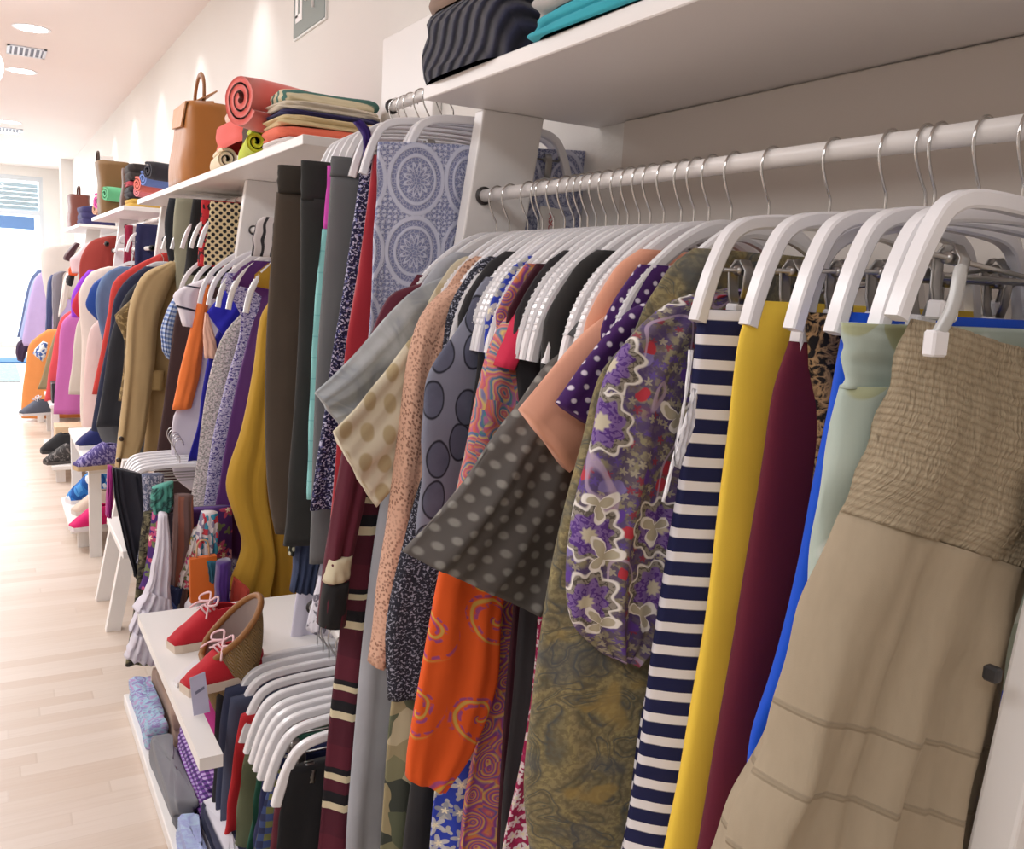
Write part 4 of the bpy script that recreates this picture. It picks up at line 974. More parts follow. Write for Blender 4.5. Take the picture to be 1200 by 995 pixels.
mid('blouse', 'blouse', 'grey and pink ditsy floral blouse', 3.46, [
    dict(L=[(290, 360), (262, 392), (246, 440), (236, 500), (228, 560), (220, 620), (214, 690)], m=speckle('a3a19b', 'd2c5c4', 160, .5, fg2='857c7c'), t=.05, **B)],
    'white shoulder hanger holding the ditsy floral blouse')
mid('dress', 'dress', 'royal blue dress with a pointed collar flap', 3.62, [
    dict(name='body', L=[(285, 345), (262, 375), (246, 410), (238, 450), (230, 500), (220, 540)], m=solid('22209a', rough=.7), t=.05, **B),
    dict(name='collar', label='bright royal blue pointed flap', L=[(304, 318), (270, 335), (242, 366)], R=[(306, 324), (285, 362), (262, 394)], m=solid('2524b8', rough=.7), t=.03, dy=-.02, folds=1, amp=.003, rows=14),
    dict(name='facing', label='peach inner facing', L=[(240, 366), (238, 392), (240, 420)], R=[(244, 368), (252, 396), (256, 420)], m=solid('eab9a3'), t=.02, dy=-.025, folds=1, amp=.003, rows=12)],
    'white shoulder hanger holding the royal blue dress')
mid('colour_block_top', 'blouse', 'colour-block top, orange over white with fine black lines', 3.82, [
    dict(name='body', label='white lower part', L=[(240, 350), (224, 400), (212, 470), (203, 490), (201, 540), (206, 560), (222, 574)], m=solid('d9d1dc'), t=.05, folds=2, amp=.006, **B),
    dict(name='orange_panel', label='bright orange panel', L=[(236, 334), (222, 390), (210, 440), (202, 480)], R=[(246, 334), (240, 390), (234, 440), (224, 478)], m=solid('f07a35', rough=.7), t=.05, dy=-.02, folds=1, amp=.003, rows=20),
    dict(name='yoke', label='white yoke with two black lines', L=[(250, 322), (204, 344), (210, 366), (214, 382)], R=[(262, 326), (236, 340), (232, 364), (230, 384)], m=stripes('e9e2ea', '1f1c30', .1, .9, warp=.0), t=.045, dy=-.012, folds=1, amp=.003, rows=14)],
    'white shoulder hanger holding the colour-block top')
mid('long_coat', 'coat', 'long dark brown coat hanging behind the trench coat', 4.05, [
    dict(L=[(226, 335), (208, 362), (200, 410), (192, 470), (183, 530), (178, 580), (186, 660), (192, 700)], m=solid('3f2b2b'), t=.06, **B)],
    'white shoulder hanger with broad bare curve holding the dark brown coat')
mid('shirt', 'shirt', 'blue and white gingham sleeve poking out beside the trench coat', 4.2, [
    dict(L=[(204, 348), (196, 362), (189, 385), (190, 408), (196, 420)], R=[(214, 350), (208, 370), (203, 395), (202, 412), (202, 424)], m=stripes('c4cfe6', '6d86be', .02, .5), t=.05, rows=16)])
mid('trench_coat', 'coat', 'tan trench coat with belt and buttoned cuff', 4.5, [
    dict(name='body', L=[(206, 304), (186, 322), (176, 350), (172, 400), (172, 450), (170, 500), (168, 545)], m=solid('a1855a'), t=.09, folds=3, amp=.012, **B),
    dict(name='sleeve', label='long tan sleeve with buttons at the cuff', L=[(200, 306), (168, 322), (152, 358), (148, 410), (144, 460), (138, 510), (134, 548)], R=[(212, 310), (200, 335), (186, 375), (181, 430), (175, 480), (168, 520), (152, 553)], m=solid('b2976c'), t=.09, dy=-.06, folds=1.4, amp=.008, rows=34),
    dict(name='belt', label='tan belt with loop', L=[(172, 434), (171, 456)], R=[(192, 434), (191, 456)], m=solid('b09260'), t=.10, dy=-.03, folds=1, amp=.002, rows=6)])
tr = [o for o in bpy.data.objects if o.name.startswith('trench_coat')][0]
for i, (u, v) in enumerate(((142, 514), (139, 539))):
    p = pY(u, v, 4.385) - np.array(tr.location)
    MB().sweep([p, p + np.array([0, -.012, 0])], .022, n=14, up=(0, 0, 1)).build('button', plastic('3a2a1c', .4), tr)
def far(name, cat, label, Y, px, m, xc=.84, t=.07, R=None, hanger=None, zr=RZM - .05, **k):
    g = garment(name, cat, label, Y, [dict(L=px, R=R, m=m, t=t, rows=k.pop('rows', 22), N=k.pop('N', 36), **k)], xc=xc, group='garments along the far rails')
    if hanger: hang('a', xc, Y, zr, hanger)
    return g
far('blouse', 'blouse', 'brown and gold frilled blouse beside the trench coat', 4.75, [(172, 318), (158, 345), (144, 360), (134, 370), (140, 385), (146, 400), (144, 440), (140, 470)], speckle('6a5636', '9a8358', 40, .55), folds=5, amp=.012)
far('jacket', 'jacket', 'charcoal wool jacket with a grey pocket edge', 5.0, [(172, 322), (150, 342), (136, 372), (128, 400), (122, 440), (116, 480), (112, 500)], solid('2b2c32'))
far('skirt', 'skirt', 'dark grey flannel skirt below the charcoal jacket', 5.1, [(140, 440), (124, 452), (117, 475), (114, 500), (124, 530)], solid('55565a'), t=.09)
far('jacket', 'jacket', 'navy jacket with light zip edge', 5.3, [(170, 312), (148, 328), (134, 350), (128, 390), (118, 440), (110, 480), (106, 518)], solid('23273f'), hanger='white shoulder hanger holding the navy zip jacket')
far('coat', 'coat', 'navy coat with red piping along its edge', 5.55, [(190, 296), (150, 316), (132, 332), (126, 370), (118, 410), (112, 440), (108, 462)], solid('c2352f', rough=.7), t=.06)
far('denim_jacket', 'jacket', 'washed denim jacket on the far rail', 5.9, [(140, 312), (124, 320), (114, 338), (112, 360), (116, 380), (120, 400)], denim('6d83a8', '43587e'), t=.09)
far('blouse', 'blouse', 'royal blue silky blouse beside the denim jacket', 6.2, [(124, 322), (110, 332), (101, 352), (102, 362), (114, 376)], solid('123d8e', rough=.6), t=.09)
far('blouse', 'blouse', 'ivory blouse with scribbled neckline', 6.4, [(128, 312), (108, 318), (98, 330), (92, 345), (96, 400), (94, 480), (96, 505)], solid('dfcfc6'), t=.08, hanger='white shoulder hanger holding the ivory blouse')
far('dress', 'dress', 'pale pink dress reaching down beside the charcoal skirt', 6.1, [(118, 372), (106, 385), (100, 420), (98, 460), (98, 500), (100, 525)], solid('dcbfbb'), t=.08)
far('blouse', 'blouse', 'red short-sleeved blouse with violet shoulder', 6.8, [(108, 322), (98, 332), (88, 348), (84, 362), (92, 372)], solid('b52438'), t=.09)
far('blouse', 'blouse', 'bright violet blouse behind the red one', 7.0, [(104, 316), (92, 330), (84, 348), (84, 372)], solid('8b35c8'), t=.08)
far('cardigan', 'cardigan', 'greyish cream cardigan with a button at the hem', 6.9, [(112, 358), (98, 368), (90, 380), (85, 420), (82, 445), (80, 462)], solid('c9bdb3'), t=.09)
far('jacket', 'jacket', 'orchid pink satin jacket with light collar', 7.7, [(96, 362), (82, 368), (72, 380), (68, 420), (64, 460), (62, 485)], solid('b860a4', rough=.6), t=.10)
far('jacket', 'jacket', 'coral red jacket beside the orchid pink one', 8.2, [(86, 362), (72, 372), (66, 390), (60, 420), (55, 450), (52, 470)], solid('d44a52'), t=.10)
far('trousers', 'trousers', 'khaki trousers hanging past the coral jacket', 8.5, [(76, 372), (66, 388), (58, 410), (50, 440), (44, 456)], solid('8b7f60'), t=.10)
far('tunic', 'blouse', 'apricot orange tunic with a blue and white bow', 9.3, [(56, 386), (44, 394), (34, 404), (30, 430), (26, 460), (25, 490)], solid('e08e4e'), t=.12)
far('scarf', 'scarf', 'blue and white scarf hanging over the apricot tunic', 9.0, [(50, 400), (42, 408), (38, 414)], speckle('eef0f4', '4767ad', 30, .5), R=[(56, 402), (54, 416), (50, 424)], t=.08, rows=12)
far('shirt', 'shirt', 'pale lilac shirt hanging near the shop door', 10.6, [(50, 318), (42, 325), (36, 345), (30, 375), (26, 398), (28, 405)], solid('b9a7d8'), t=.14)
far('shirt', 'shirt', 'light blue shirt just beyond the lilac one', 11.2, [(46, 320), (38, 330), (32, 352), (26, 378), (22, 398)], solid('a3b3de'), t=.14)
far('jacket', 'jacket', 'slate blue jacket at the far end of the rails', 11.8, [(44, 316), (36, 326), (30, 345), (25, 370), (20, 395)], solid('5f6f98'), t=.14)
far('trousers', 'trousers', 'dark plum trousers low at the end of the rails', 11.6, [(34, 396), (22, 400), (18, 410), (20, 422)], solid('3a2a44'), t=.14, R=[(46, 400), (38, 405), (32, 412), (28, 424)])
far('dress', 'dress', 'long grey-white dress on the high rail by the door', 9.9, [(72, 286), (50, 290), (48, 310), (50, 330), (54, 350)], solid('d3ccc6'), t=.12, xc=.9)
far('trousers', 'trousers', 'grey trousers on the high rail near the door', 9.5, [(70, 318), (62, 322), (61, 350), (62, 385)], solid('7d7983'), R=[(78, 318), (74, 322), (72, 350), (70, 385)], t=.12)
far('trousers', 'trousers', 'slim navy trousers on the high rail near the door', 9.7, [(60, 322), (56, 330), (54, 360), (53, 395)], solid('45507c'), R=[(64, 322), (62, 330), (62, 360), (60, 395)], t=.12)
far('trousers', 'trousers', 'cream trousers on the high rail near the door', 9.2, [(78, 320), (74, 330), (71, 350), (68, 372)], solid('ddd2cc'), R=[(84, 320), (82, 330), (80, 345), (78, 358)], t=.12)
far('sweater', 'sweater', 'rust-red sweater hanging high on the far rail', 7.75, [(128, 276), (108, 282), (97, 296), (93, 312), (92, 330), (90, 345)], solid('8e322a'), t=.12, xc=.92, hanger='white shoulder hanger holding the rust-red sweater', zr=RZ1 + .06)
far('jumper', 'sweater', 'pale pink jumper with dark collar behind the rust-red one', 8.05, [(120, 278), (100, 286), (88, 298), (82, 304), (84, 320)], solid('d9bcc0'), t=.12, xc=.92)
far('bag', 'bag', 'dark burgundy shoulder bag hanging behind the pink jumper', 8.7, [(88, 284), (82, 290), (76, 298), (74, 304), (80, 306)], solid('45232b', rough=.5), R=[(94, 286), (90, 292), (86, 300), (84, 305), (84, 307)], t=.14, rows=12)
far('hat', 'hat', 'black felt hat hanging below an orange scarf', 8.9, [(80, 322), (77, 328), (78, 334)], solid('26262a'), R=[(88, 322), (86, 330), (84, 336)], t=.16, rows=10)
far('scarf', 'scarf', 'orange-red scarf above the black felt hat', 8.8, [(84, 310), (80, 316), (80, 322)], solid('e05a32'), R=[(92, 310), (92, 318), (90, 324)], t=.12, rows=10)
# high rail of the third and fourth bays
HG = 'skirts and trousers under the far shelves'
def hi(name, cat, label, Y, L, m, R=None, hanger=None, zr=RZH, xc=.93, **k):
    g = garment(name, cat, label, Y, [dict(L=L, R=R, m=m, t=k.pop('t', .06), rows=18, N=36, **k)], xc=xc, group=HG)
    if hanger: hang('b', xc, Y, zr, hanger)
    return g
hi('skirt', 'skirt', 'cream skirt with black square print under the shelf', 3.78, [(246, 236), (244, 262), (240, 292), (238, 310)], dots('d9c49a', '1d1b1f', .020, .36), hanger='white clip hanger gripping the cream and black square skirt')
hi('skirt', 'skirt', 'red and black printed skirt beside the square print', 3.95, [(236, 234), (235, 260), (233, 290), (231, 312)], speckle('b5232a', '27141a', 40, .56), hanger='white clip hanger gripping the red printed skirt')
hi('trousers', 'trousers', 'black trousers between the red skirt and the sand trousers', 4.15, [(226, 233), (222, 262), (219, 290), (216, 322)], solid('1a1a1a'), hanger='white clip hanger gripping the short black trousers')
hi('trousers', 'trousers', 'sand-coloured trousers on the high rail under the shelf', 4.4, [(206, 232), (203, 262), (204, 300), (206, 340)], solid('8e8b76'), t=.09, hanger='white clip hanger gripping the sand-coloured trousers')
hi('trousers', 'trousers', 'long black trousers by the slanted post under the shelf', 4.65, [(198, 232), (193, 262), (196, 300), (200, 330)], solid('202228'), hanger='white clip hanger gripping the long black trousers')
hi('zebra_blouse', 'blouse', 'zebra striped blouse glimpsed between post and brown trousers', 2.85, [(308, 254), (300, 262), (296, 280), (294, 300)], stripes('cdc4c4', '2d2a2e', .03, .7, axis=0, warp=.03), xc=.95)
hi('trousers', 'trousers', 'navy trousers with white clips on the fourth bay rail', 5.95, [(160, 262), (158, 280), (158, 300), (158, 314)], solid('22244a'), hanger='white clip hanger gripping the navy trousers in the fourth bay', xr=1.12)
hi('trousers', 'trousers', 'crimson trousers beside the navy ones in the fourth bay', 6.5, [(146, 264), (146, 285), (145, 312)], solid('94203c'), R=[(156, 264), (155, 285), (152, 312)], hanger='white clip hanger gripping the crimson trousers')
# low rail behind the benches
LG = 'garments on the low rails behind the benches'
def lo(name, cat, label, Y, L, m, R=None, hanger=None, xc=.62, k='b', **q):
    g = garment(name, cat, label, Y, [dict(L=L, R=R, m=m, t=q.pop('t', .05), rows=q.pop('rows', 24), N=44, xr=q.pop('xr', .70) if R is None else None, **q)], xc=xc, group=LG)
    if hanger: hang(k, xc, Y, CAMH - .62, hanger)
    return g
lo('pleated_skirt', 'skirt', 'charcoal pleated skirt sloping down beside the white leg', 3.2, [(131, 548), (134, 580), (142, 615), (150, 650), (156, 675)], solid('2b2b35'), R=[(166, 556), (174, 600), (178, 640), (177, 665), (175, 680)], t=.06, folds=9, amp=.012, top_amp=.6)
lo('skirt', 'skirt', 'magenta edge of a skirt beside the charcoal pleats', 3.26, [(126, 545), (125, 575), (124, 604)], solid('a32a80'), R=[(134, 548), (132, 580), (130, 606)], t=.05)
for i in range(6):
    hang('b', .64, 3.86 - i * .035, CAMH - .66 - i * .004, ['white clip hanger, farthest of the stack below the trench cuff', 'second white clip hanger of the stack below the trench cuff', 'third white clip hanger of the stack below the trench cuff', 'fourth white clip hanger of the stack below the trench cuff', 'fifth white clip hanger of the stack below the trench cuff', 'white clip hanger, topmost of the stack below the trench cuff'][i])
lo('blouse', 'blouse', 'blue-grey patterned blouse under the stacked white hangers', 3.16, [(166, 556), (168, 590), (166, 620), (160, 660)], speckle('5d6480', 'b6b6c8', 110, .52), R=[(192, 556), (192, 590), (190, 620), (186, 660)])
lo('skirt', 'skirt', 'olive and black snakeskin skirt behind the ruffled dress', 3.10, [(168, 600), (163, 640), (158, 690), (150, 760), (146, 780)], speckle('56523f', '2d2b26', 60, .5, fg2='7d775c'), t=.05)
lo('skirt', 'skirt', 'purple skirt with pink blossoms behind the ruffled dress', 3.05, [(178, 600), (172, 650), (166, 680), (162, 690)], floral('4a2a70', ['d2608c', 'e0a0b4', 'c04a70'], 14), t=.05)
garment('ruffled_dress', 'dress', 'white tiered dress with three ruffles hanging beside the shoe bench', 2.90, [
    dict(name='bodice', L=[(186, 602), (182, 640), (174, 680), (168, 700)], R=[(196, 602), (200, 640), (200, 690), (200, 712)], m=solid('d9d4e0'), t=.06, rows=20, folds=3),
    dict(name='ruffle', label='upper ruffle', L=[(172, 690), (164, 702), (155, 713)], R=[(200, 700), (202, 712), (202, 722)], m=solid('dcd7e3'), t=.08, rows=10, folds=5, amp=.012, top_amp=.6),
    dict(name='ruffle', label='middle ruffle', L=[(162, 712), (154, 728), (150, 738)], R=[(196, 718), (194, 732), (192, 744)], m=solid('d6d1de'), t=.09, rows=10, folds=5, amp=.012, top_amp=.6, dy=-.02),
    dict(name='ruffle', label='lowest ruffle', L=[(156, 740), (150, 756), (146, 768)], R=[(190, 745), (192, 762), (192, 776)], m=solid('d9d4e0'), t=.10, rows=10, folds=5, amp=.012, top_amp=.6, dy=-.04)], xc=.62, group=LG)
lo('handbag', 'bag', 'small teal bag with dark curling print', 2.99, [(178, 572), (176, 590), (180, 602)], marble(['4f9a8c', '4f9a8c', '22363c', '5aa596'], 16, 2), R=[(203, 564), (203, 590), (200, 598)], t=.05, rows=12)
lo('blouse', 'blouse', 'dark patterned blouse with a silver bar below the teal bag', 3.02, [(190, 596), (192, 640), (192, 700)], speckle('3a3540', '7d7684', 30, .55), R=[(210, 596), (210, 640), (206, 700)], t=.05)
lo('dress', 'dress', 'taupe and rust striped dress behind the orange bag', 2.97, [(204, 580), (202, 640), (198, 690), (196, 710)], stripes('6d5350', '8f5a4a', .06, .6, axis=0, warp=.02), R=[(226, 580), (226, 640), (220, 690), (216, 710)], t=.05)
lo('skirt', 'skirt', 'blue and grey abstract skirt hem above the white bench', 2.95, [(194, 686), (192, 705), (190, 722)], cells(['5068a8', '8f8f86', '2b3658', 'a9a596', '6d87c2'], 22, .05), R=[(214, 688), (210, 705), (208, 724)], t=.05, rows=10)
lo('blouse', 'blouse', 'white blouse with mixed flower print by the orange bag', 2.95, [(226, 620), (218, 650), (210, 676), (207, 686)], floral('e2d6d0', ['d0506a', 'e0b85a', '7d62b4', '3f6a8a', 'c94f84'], 22), R=[(244, 620), (242, 650), (236, 676), (230, 690)], t=.05, rows=14)
lo('shirt', 'blouse', 'red, teal and white printed top above the orange bag', 2.9, [(236, 600), (230, 628), (232, 655)], cells(['cfc8cc', 'c23a46', 'e4dadc', '3b8fae', '8a7f9a', 'd9d2d6'], 62, .03), R=[(255, 600), (256, 630), (254, 655)], t=.05, rows=12)
o_ = pY(222, 705, 2.80); t = thing('shopping_bag', 'flat orange paper bag hanging above the red sneakers', 'bag', tuple(o_))
Pq = [pY(u, v, 2.80) - o_ for u, v in ((222, 655), (253, 650), (252, 704), (223, 706))]
MB().add([tuple(p + np.array([0, d, 0])) for d in (-.012, .012) for p in Pq], [(0, 1, 2, 3), (7, 6, 5, 4), (0, 4, 5, 1), (1, 5, 6, 2), (2, 6, 7, 3), (3, 7, 4, 0)]).build('bag_body', solid('dc6a24', rough=.6), t)
hp = [Pq[0] * .75 + Pq[1] * .25, Pq[0] * .65 + Pq[1] * .35 + np.array([0, 0, .05]), Pq[0] * .35 + Pq[1] * .65 + np.array([0, 0, .05]), Pq[0] * .25 + Pq[1] * .75]
MB().sweep(catmull(hp, 14), .006, n=6).build('handle', solid('c9a07a'), t)
lo('skirt', 'skirt', 'white skirt hem below the orange bag', 2.86, [(222, 700), (216, 715), (222, 724)], solid('dcd6dc'), R=[(250, 700), (250, 715), (248, 726)], t=.05, rows=10)
lo('trousers', 'trousers', 'violet velvet trousers with dotted hem beside the orange bag', 2.74, [(254, 660), (252, 690), (252, 724)], solid('3c1468', sheen=.4), R=[(270, 655), (268, 690), (266, 722)], t=.06)
lo('scarf', 'scarf', 'teal scarf edge between orange bag and violet trousers', 2.78, [(242, 658), (244, 670), (246, 682)], solid('24566a'), R=[(256, 658), (256, 670), (256, 682)], t=.03, rows=8)
lo('shirt', 'blouse', 'coral top with a blue stripe tucked under the mustard sleeve', 2.78, [(274, 676), (270, 696), (268, 716)], solid('e0594a'), R=[(292, 690), (290, 705), (284, 720)], t=.05, rows=10)

# ================================================================== folded goods
def folded(name, cat, label, x0, x1, y0, y1, z, h, m, layers=2, seed=0, group=None, sag=.0, top=.35, sq=.36):
    rg = np.random.RandomState(seed + 3); n = 56; M = 9 * layers
    th = np.linspace(0, 2 * np.pi, n, endpoint=False); c, s_ = np.cos(th), np.sin(th)
    a = np.sign(c) * np.abs(c) ** sq; b = np.sign(s_) * np.abs(s_) ** sq
    V = []; U = []; Fc = []
    ph = rg.rand(6) * 6.28
    def dome(ax, by): return h * top * .3 * ((1 - ax ** 2) * (1 - by ** 2)) + .05 * h * np.sin(3 * ax + ph[0]) * np.sin(2.6 * by + ph[1]) - sag * np.abs(by)
    def ring(k, zf, top_):
        ax, by = a * k, b * k
        zz = zf * h + (dome(ax, by) * zf)
        wob = .004 * np.sin(3 * th + ph[2] + zf * 5) + .003 * np.sin(7 * th + ph[3] + zf * 9)
        return np.stack([(ax) * (x1 - x0) / 2 + wob * a, (by) * (y1 - y0) / 2 + wob * b, zz], 1)
    rings = []
    for i in range(M + 1):
        f = i / M; q = (f * layers) % 1.0; q = 1.0 if (i and i % 9 == 0) else q
        k = 1 - .055 * (1 - math.sqrt(max(0, 1 - (2 * q - 1) ** 2))) - .012 * ((i // 9) % 2)
        rings.append(ring(k, f, False))
    for k in (.86, .7, .5, .3, .12): rings.append(ring(k, 1.0, True))
    V = np.concatenate(rings); nr = len(rings)
    for i in range(nr - 1):
        for j in range(n):
            j2 = (j + 1) % n; q = [i * n + j, i * n + j2, (i + 1) * n + j2, (i + 1) * n + j]; Fc.append(tuple(q))
            for v in q: U.append((V[v][0] + (V[v][2] if i < M else 0) * .7 , V[v][1] + V[v][2] * 1.3))
    Fc.append(tuple(range((nr - 1) * n, nr * n))); U += [(V[v][0], V[v][1]) for v in Fc[-1]]
    o = obj(name, mesh_from(name, V, Fc, U), m, None, ((x0 + x1) / 2, (y0 + y1) / 2, z)); return tag(o, label, cat, group)
T = SZ + .027
SG = 'folded knitwear on the near shelf'
KN = mat('knitnavy', lambda: knit('23263c', '0f101c', 46))
folded('folded_sweater', 'sweater', 'navy cable-knit sweater folded on the near shelf', .735, 1.12, 1.34, 1.73, T, .115, KN, 1, 1, SG)
folded('folded_sweater', 'sweater', 'brown ribbed sweater folded on top of the navy cable-knit', .745, 1.10, 1.38, 1.73, T + .128, .055, solid('8b7263'), 1, 2, SG)
folded('folded_shirt', 'shirt', 'brown-grey shirt topmost over the brown ribbed sweater', .75, 1.10, 1.37, 1.72, T + .190, .05, solid('9a8577'), 1, 9, SG)
folded('folded_sweater', 'sweater', 'turquoise sweater at the bottom of the pale pile', .745, 1.08, .90, 1.33, T, .036, solid('2fa3b4'), 2, 3, SG, top=.1)
folded('folded_sweater', 'sweater', 'light grey sweater between turquoise and cream', .75, 1.08, .96, 1.33, T + .040, .036, solid('b5afac'), 1, 4, SG, top=.1)
folded('folded_sweater', 'sweater', 'cream yellow sweater over the light grey one', .755, 1.08, 1.02, 1.33, T + .080, .05, solid('e2cfa6'), 1, 5, SG, top=.1)
# second shelf
SG2 = 'folded clothes on the second shelf'
for lab, x0, x1, y0, y1, z, h, m, ly in (
    ('white sweater at the bottom of the striped pile', .775, 1.12, 2.52, 2.95, 0, .035, solid('e6dfdc'), 2),
    ('salmon sweater second from the bottom of the striped pile', .775, 1.12, 2.54, 2.95, .040, .038, solid('ee7358'), 1),
    ('tan beige sweater in the middle of the striped pile', .78, 1.12, 2.54, 2.96, .083, .035, solid('d3bd8f'), 2),
    ('navy sweater in the striped pile', .79, 1.12, 2.56, 2.96, .122, .022, solid('2b2752'), 1),
    ('cream sweater under the plaid one', .79, 1.12, 2.58, 2.96, .148, .030, solid('dccfba'), 2)):
    folded('folded_sweater', 'sweater', lab, x0, x1, y0 + .24, y1 + .10, T + z * .82, h * .85, m, ly, int(z * 1000), SG2, top=.15)
folded('folded_shirt', 'shirt', 'cream and green plaid shirt topmost of the pile', .80, 1.12, 2.84, 3.06, T + .150, .032, mat('plaidtop', lambda: stripes('dfd3b2', '4f7a72', .055, .62, axis=1)), 1, 33, SG2, top=.15)
def roll(name, cat, label, c, r, length, m, axis, seed=0, group=None, turns=2.6):
    """a rolled-up cloth: spiral sheet with thickness"""
    V = []; n = 70; rg = np.random.RandomState(seed)
    ax = _n(np.array(axis, float)); e1 = _n(np.cross(ax, (0, 0, 1))); e2 = np.cross(e1, ax)
    prof = []
    for i in range(n):
        f = i / (n - 1); an = f * turns * 6.283 + 2.0; rr = r * (.16 + .80 * f); prof.append((rr * math.cos(an), rr * math.sin(an), an))
    th = r * .80 / turns * .72 / 2
    outl = [((p[0] + th * math.cos(p[2])), (p[1] + th * math.sin(p[2]))) for p in prof] + [((p[0] - th * math.cos(p[2])), (p[1] - th * math.sin(p[2]))) for p in reversed(prof)]
    K = 7; V = []; N2 = len(outl)
    for k in range(K):
        s_ = (k / (K - 1) - .5) * length; sc = 1 - .10 * abs(2 * k / (K - 1) - 1) ** 4
        for q in outl: V.append(e1 * q[0] * sc * (1 + .03 * math.sin(5 * k + q[1] * 60)) + e2 * q[1] * sc + ax * s_)
    Fc = []; U = []
    for k in range(K - 1):
        for j in range(N2):
            j2 = (j + 1) % N2; Fc.append((k * N2 + j, k * N2 + j2, (k + 1) * N2 + j2, (k + 1) * N2 + j)); U += [(j * .01, k * .04), (j2 * .01, k * .04), (j2 * .01, k * .04 + .04), (j * .01, k * .04 + .04)]
    for base in (0, (K - 1) * N2):
        for i in range(n - 1):
            q = (base + i, base + i + 1, base + N2 - 2 - i, base + N2 - 1 - i); Fc.append(q); U += [(V[v][0] , V[v][2]) for v in q]
    o = obj(name, mesh_from(name, V, Fc, U), m, None, c); return tag(o, label, cat, group)
roll('rolled_blanket', 'blanket', 'coral pink fleece blanket rolled up on the second shelf', (.89, 3.12, T + .165), .090, .38, solid('ee6a62', rough=.95, sheen=.4), (.80, .35, 0), 3, SG2)
folded('folded_blanket', 'blanket', 'coral fabric draped below the rolled blanket', .79, 1.10, 3.32, 3.84, T + .085, .085, solid('ea6259'), 1, 51, SG2)
folded('folded_sweater', 'sweater', 'pale pink sweater behind the coral fabric', .84, 1.14, 3.50, 3.86, T + .175, .075, solid('e2c0ae'), 1, 52, SG2)
folded('fur_scarf', 'scarf', 'dark brown fuzzy scarf tucked under the coral roll', .79, 1.02, 3.10, 3.36, T + .062, .072, solid('4c3b33', rough=1.0), 1, 53, SG2)
roll('scarf', 'scarf', 'lime yellow scarf rolled at the shelf edge', (.825, 3.34, T + .045), .045, .52, solid('c3cf2c'), (.18, 1, 0), 5, SG2, 2.0)
roll('scarf', 'scarf', 'cream scarf bundle beside the lime one', (.825, 3.80, T + .045), .045, .30, solid('ead9b8'), (.1, 1, 0), 6, SG2, 2.0)
folded('folded_shirt', 'shirt', 'lilac shirt squeezed between cream bundle and coral fabric', .84, 1.05, 3.34, 3.62, T + .0, .08, solid('a89ccf'), 2, 54, SG2)
folded('folded_shirt', 'shirt', 'white shirt behind the lime scarf', .90, 1.12, 3.0, 3.30, T + .0, .06, solid('e3dcd4'), 2, 55, SG2)
# tan handbag on the second shelf
hb0 = pX(222, 213, .86); bz = T
t = thing('handbag', 'tall tan leather handbag with arched handle on the second shelf', 'handbag', (.90, 4.55, bz))
def slab(pts_low, pts_top, h, nm, m, par, bulge=.0):
    """body between a bottom and a top rectangle with soft sides"""
    M, n = 12, 40; V = []; Fc = []; U = []
    th = np.linspace(0, 2 * np.pi, n, endpoint=False); a = np.sign(np.cos(th)) * np.abs(np.cos(th)) ** .4; b = np.sign(np.sin(th)) * np.abs(np.sin(th)) ** .4
    for i in range(M + 1):
        f = i / M; wx = pts_low[0] * (1 - f) + pts_top[0] * f + bulge * math.sin(math.pi * f); wy = pts_low[1] * (1 - f) + pts_top[1] * f + bulge * math.sin(math.pi * f)
        V += [(wx / 2 * p + .004 * math.sin(9 * f + 4 * p), wy / 2 * q, h * f) for p, q in zip(a, b)]
    for i in range(M):
        for j in range(n):
            q = (i * n + j, i * n + (j + 1) % n, (i + 1) * n + (j + 1) % n, (i + 1) * n + j); Fc.append(q); U += [(V[v][0] + V[v][1], V[v][2]) for v in q]
    Fc += [tuple(range(n - 1, -1, -1)), tuple(range(M * n, M * n + n))]; U += [(0, 0)] * (2 * n)
    return obj(nm, mesh_from(nm, V, Fc, U), m, par)
LEA = solid('a5672c', rough=.45, bump=.3); LEA2 = solid('8c5a30', rough=.5); LEA3 = solid('c08a5c', rough=.5)
slab((.27, .46), (.19, .36), .37, 'bag_body', LEA, t, .012)
f_ = MB(); f_.add([(-.10, -.15, .36), (-.10, .15, .36), (.02, .15, .375), (.02, -.15, .375), (-.115, -.13, .255), (-.115, .10, .27)], [(0, 1, 2, 3), (0, 4, 5, 1)]); fo = obj('flap', f_.mesh('flap'), LEA3, t); md = fo.modifiers.new('thick', 'SOLIDIFY'); md.thickness = .008
g_ = MB(); g_.add([(-.075, -.15, .36), (-.075, .10, .36), (.04, .08, .43), (.04, -.13, .43)], [(0, 1, 2, 3)]); fo = obj('gusset', g_.mesh('gusset'), LEA3, t); md = fo.modifiers.new('thick', 'SOLIDIFY'); md.thickness = .006
MB().sweep(catmull([(-.02, .09, .37), (-.02, .07, .44), (-.02, .0, .50), (-.02, -.07, .505), (-.02, -.12, .47), (-.02, -.13, .42), (-.02, -.12, .37)], 34), .024, .016, n=10, up=(1, 0, 0)).build('handle', LEA2, t)
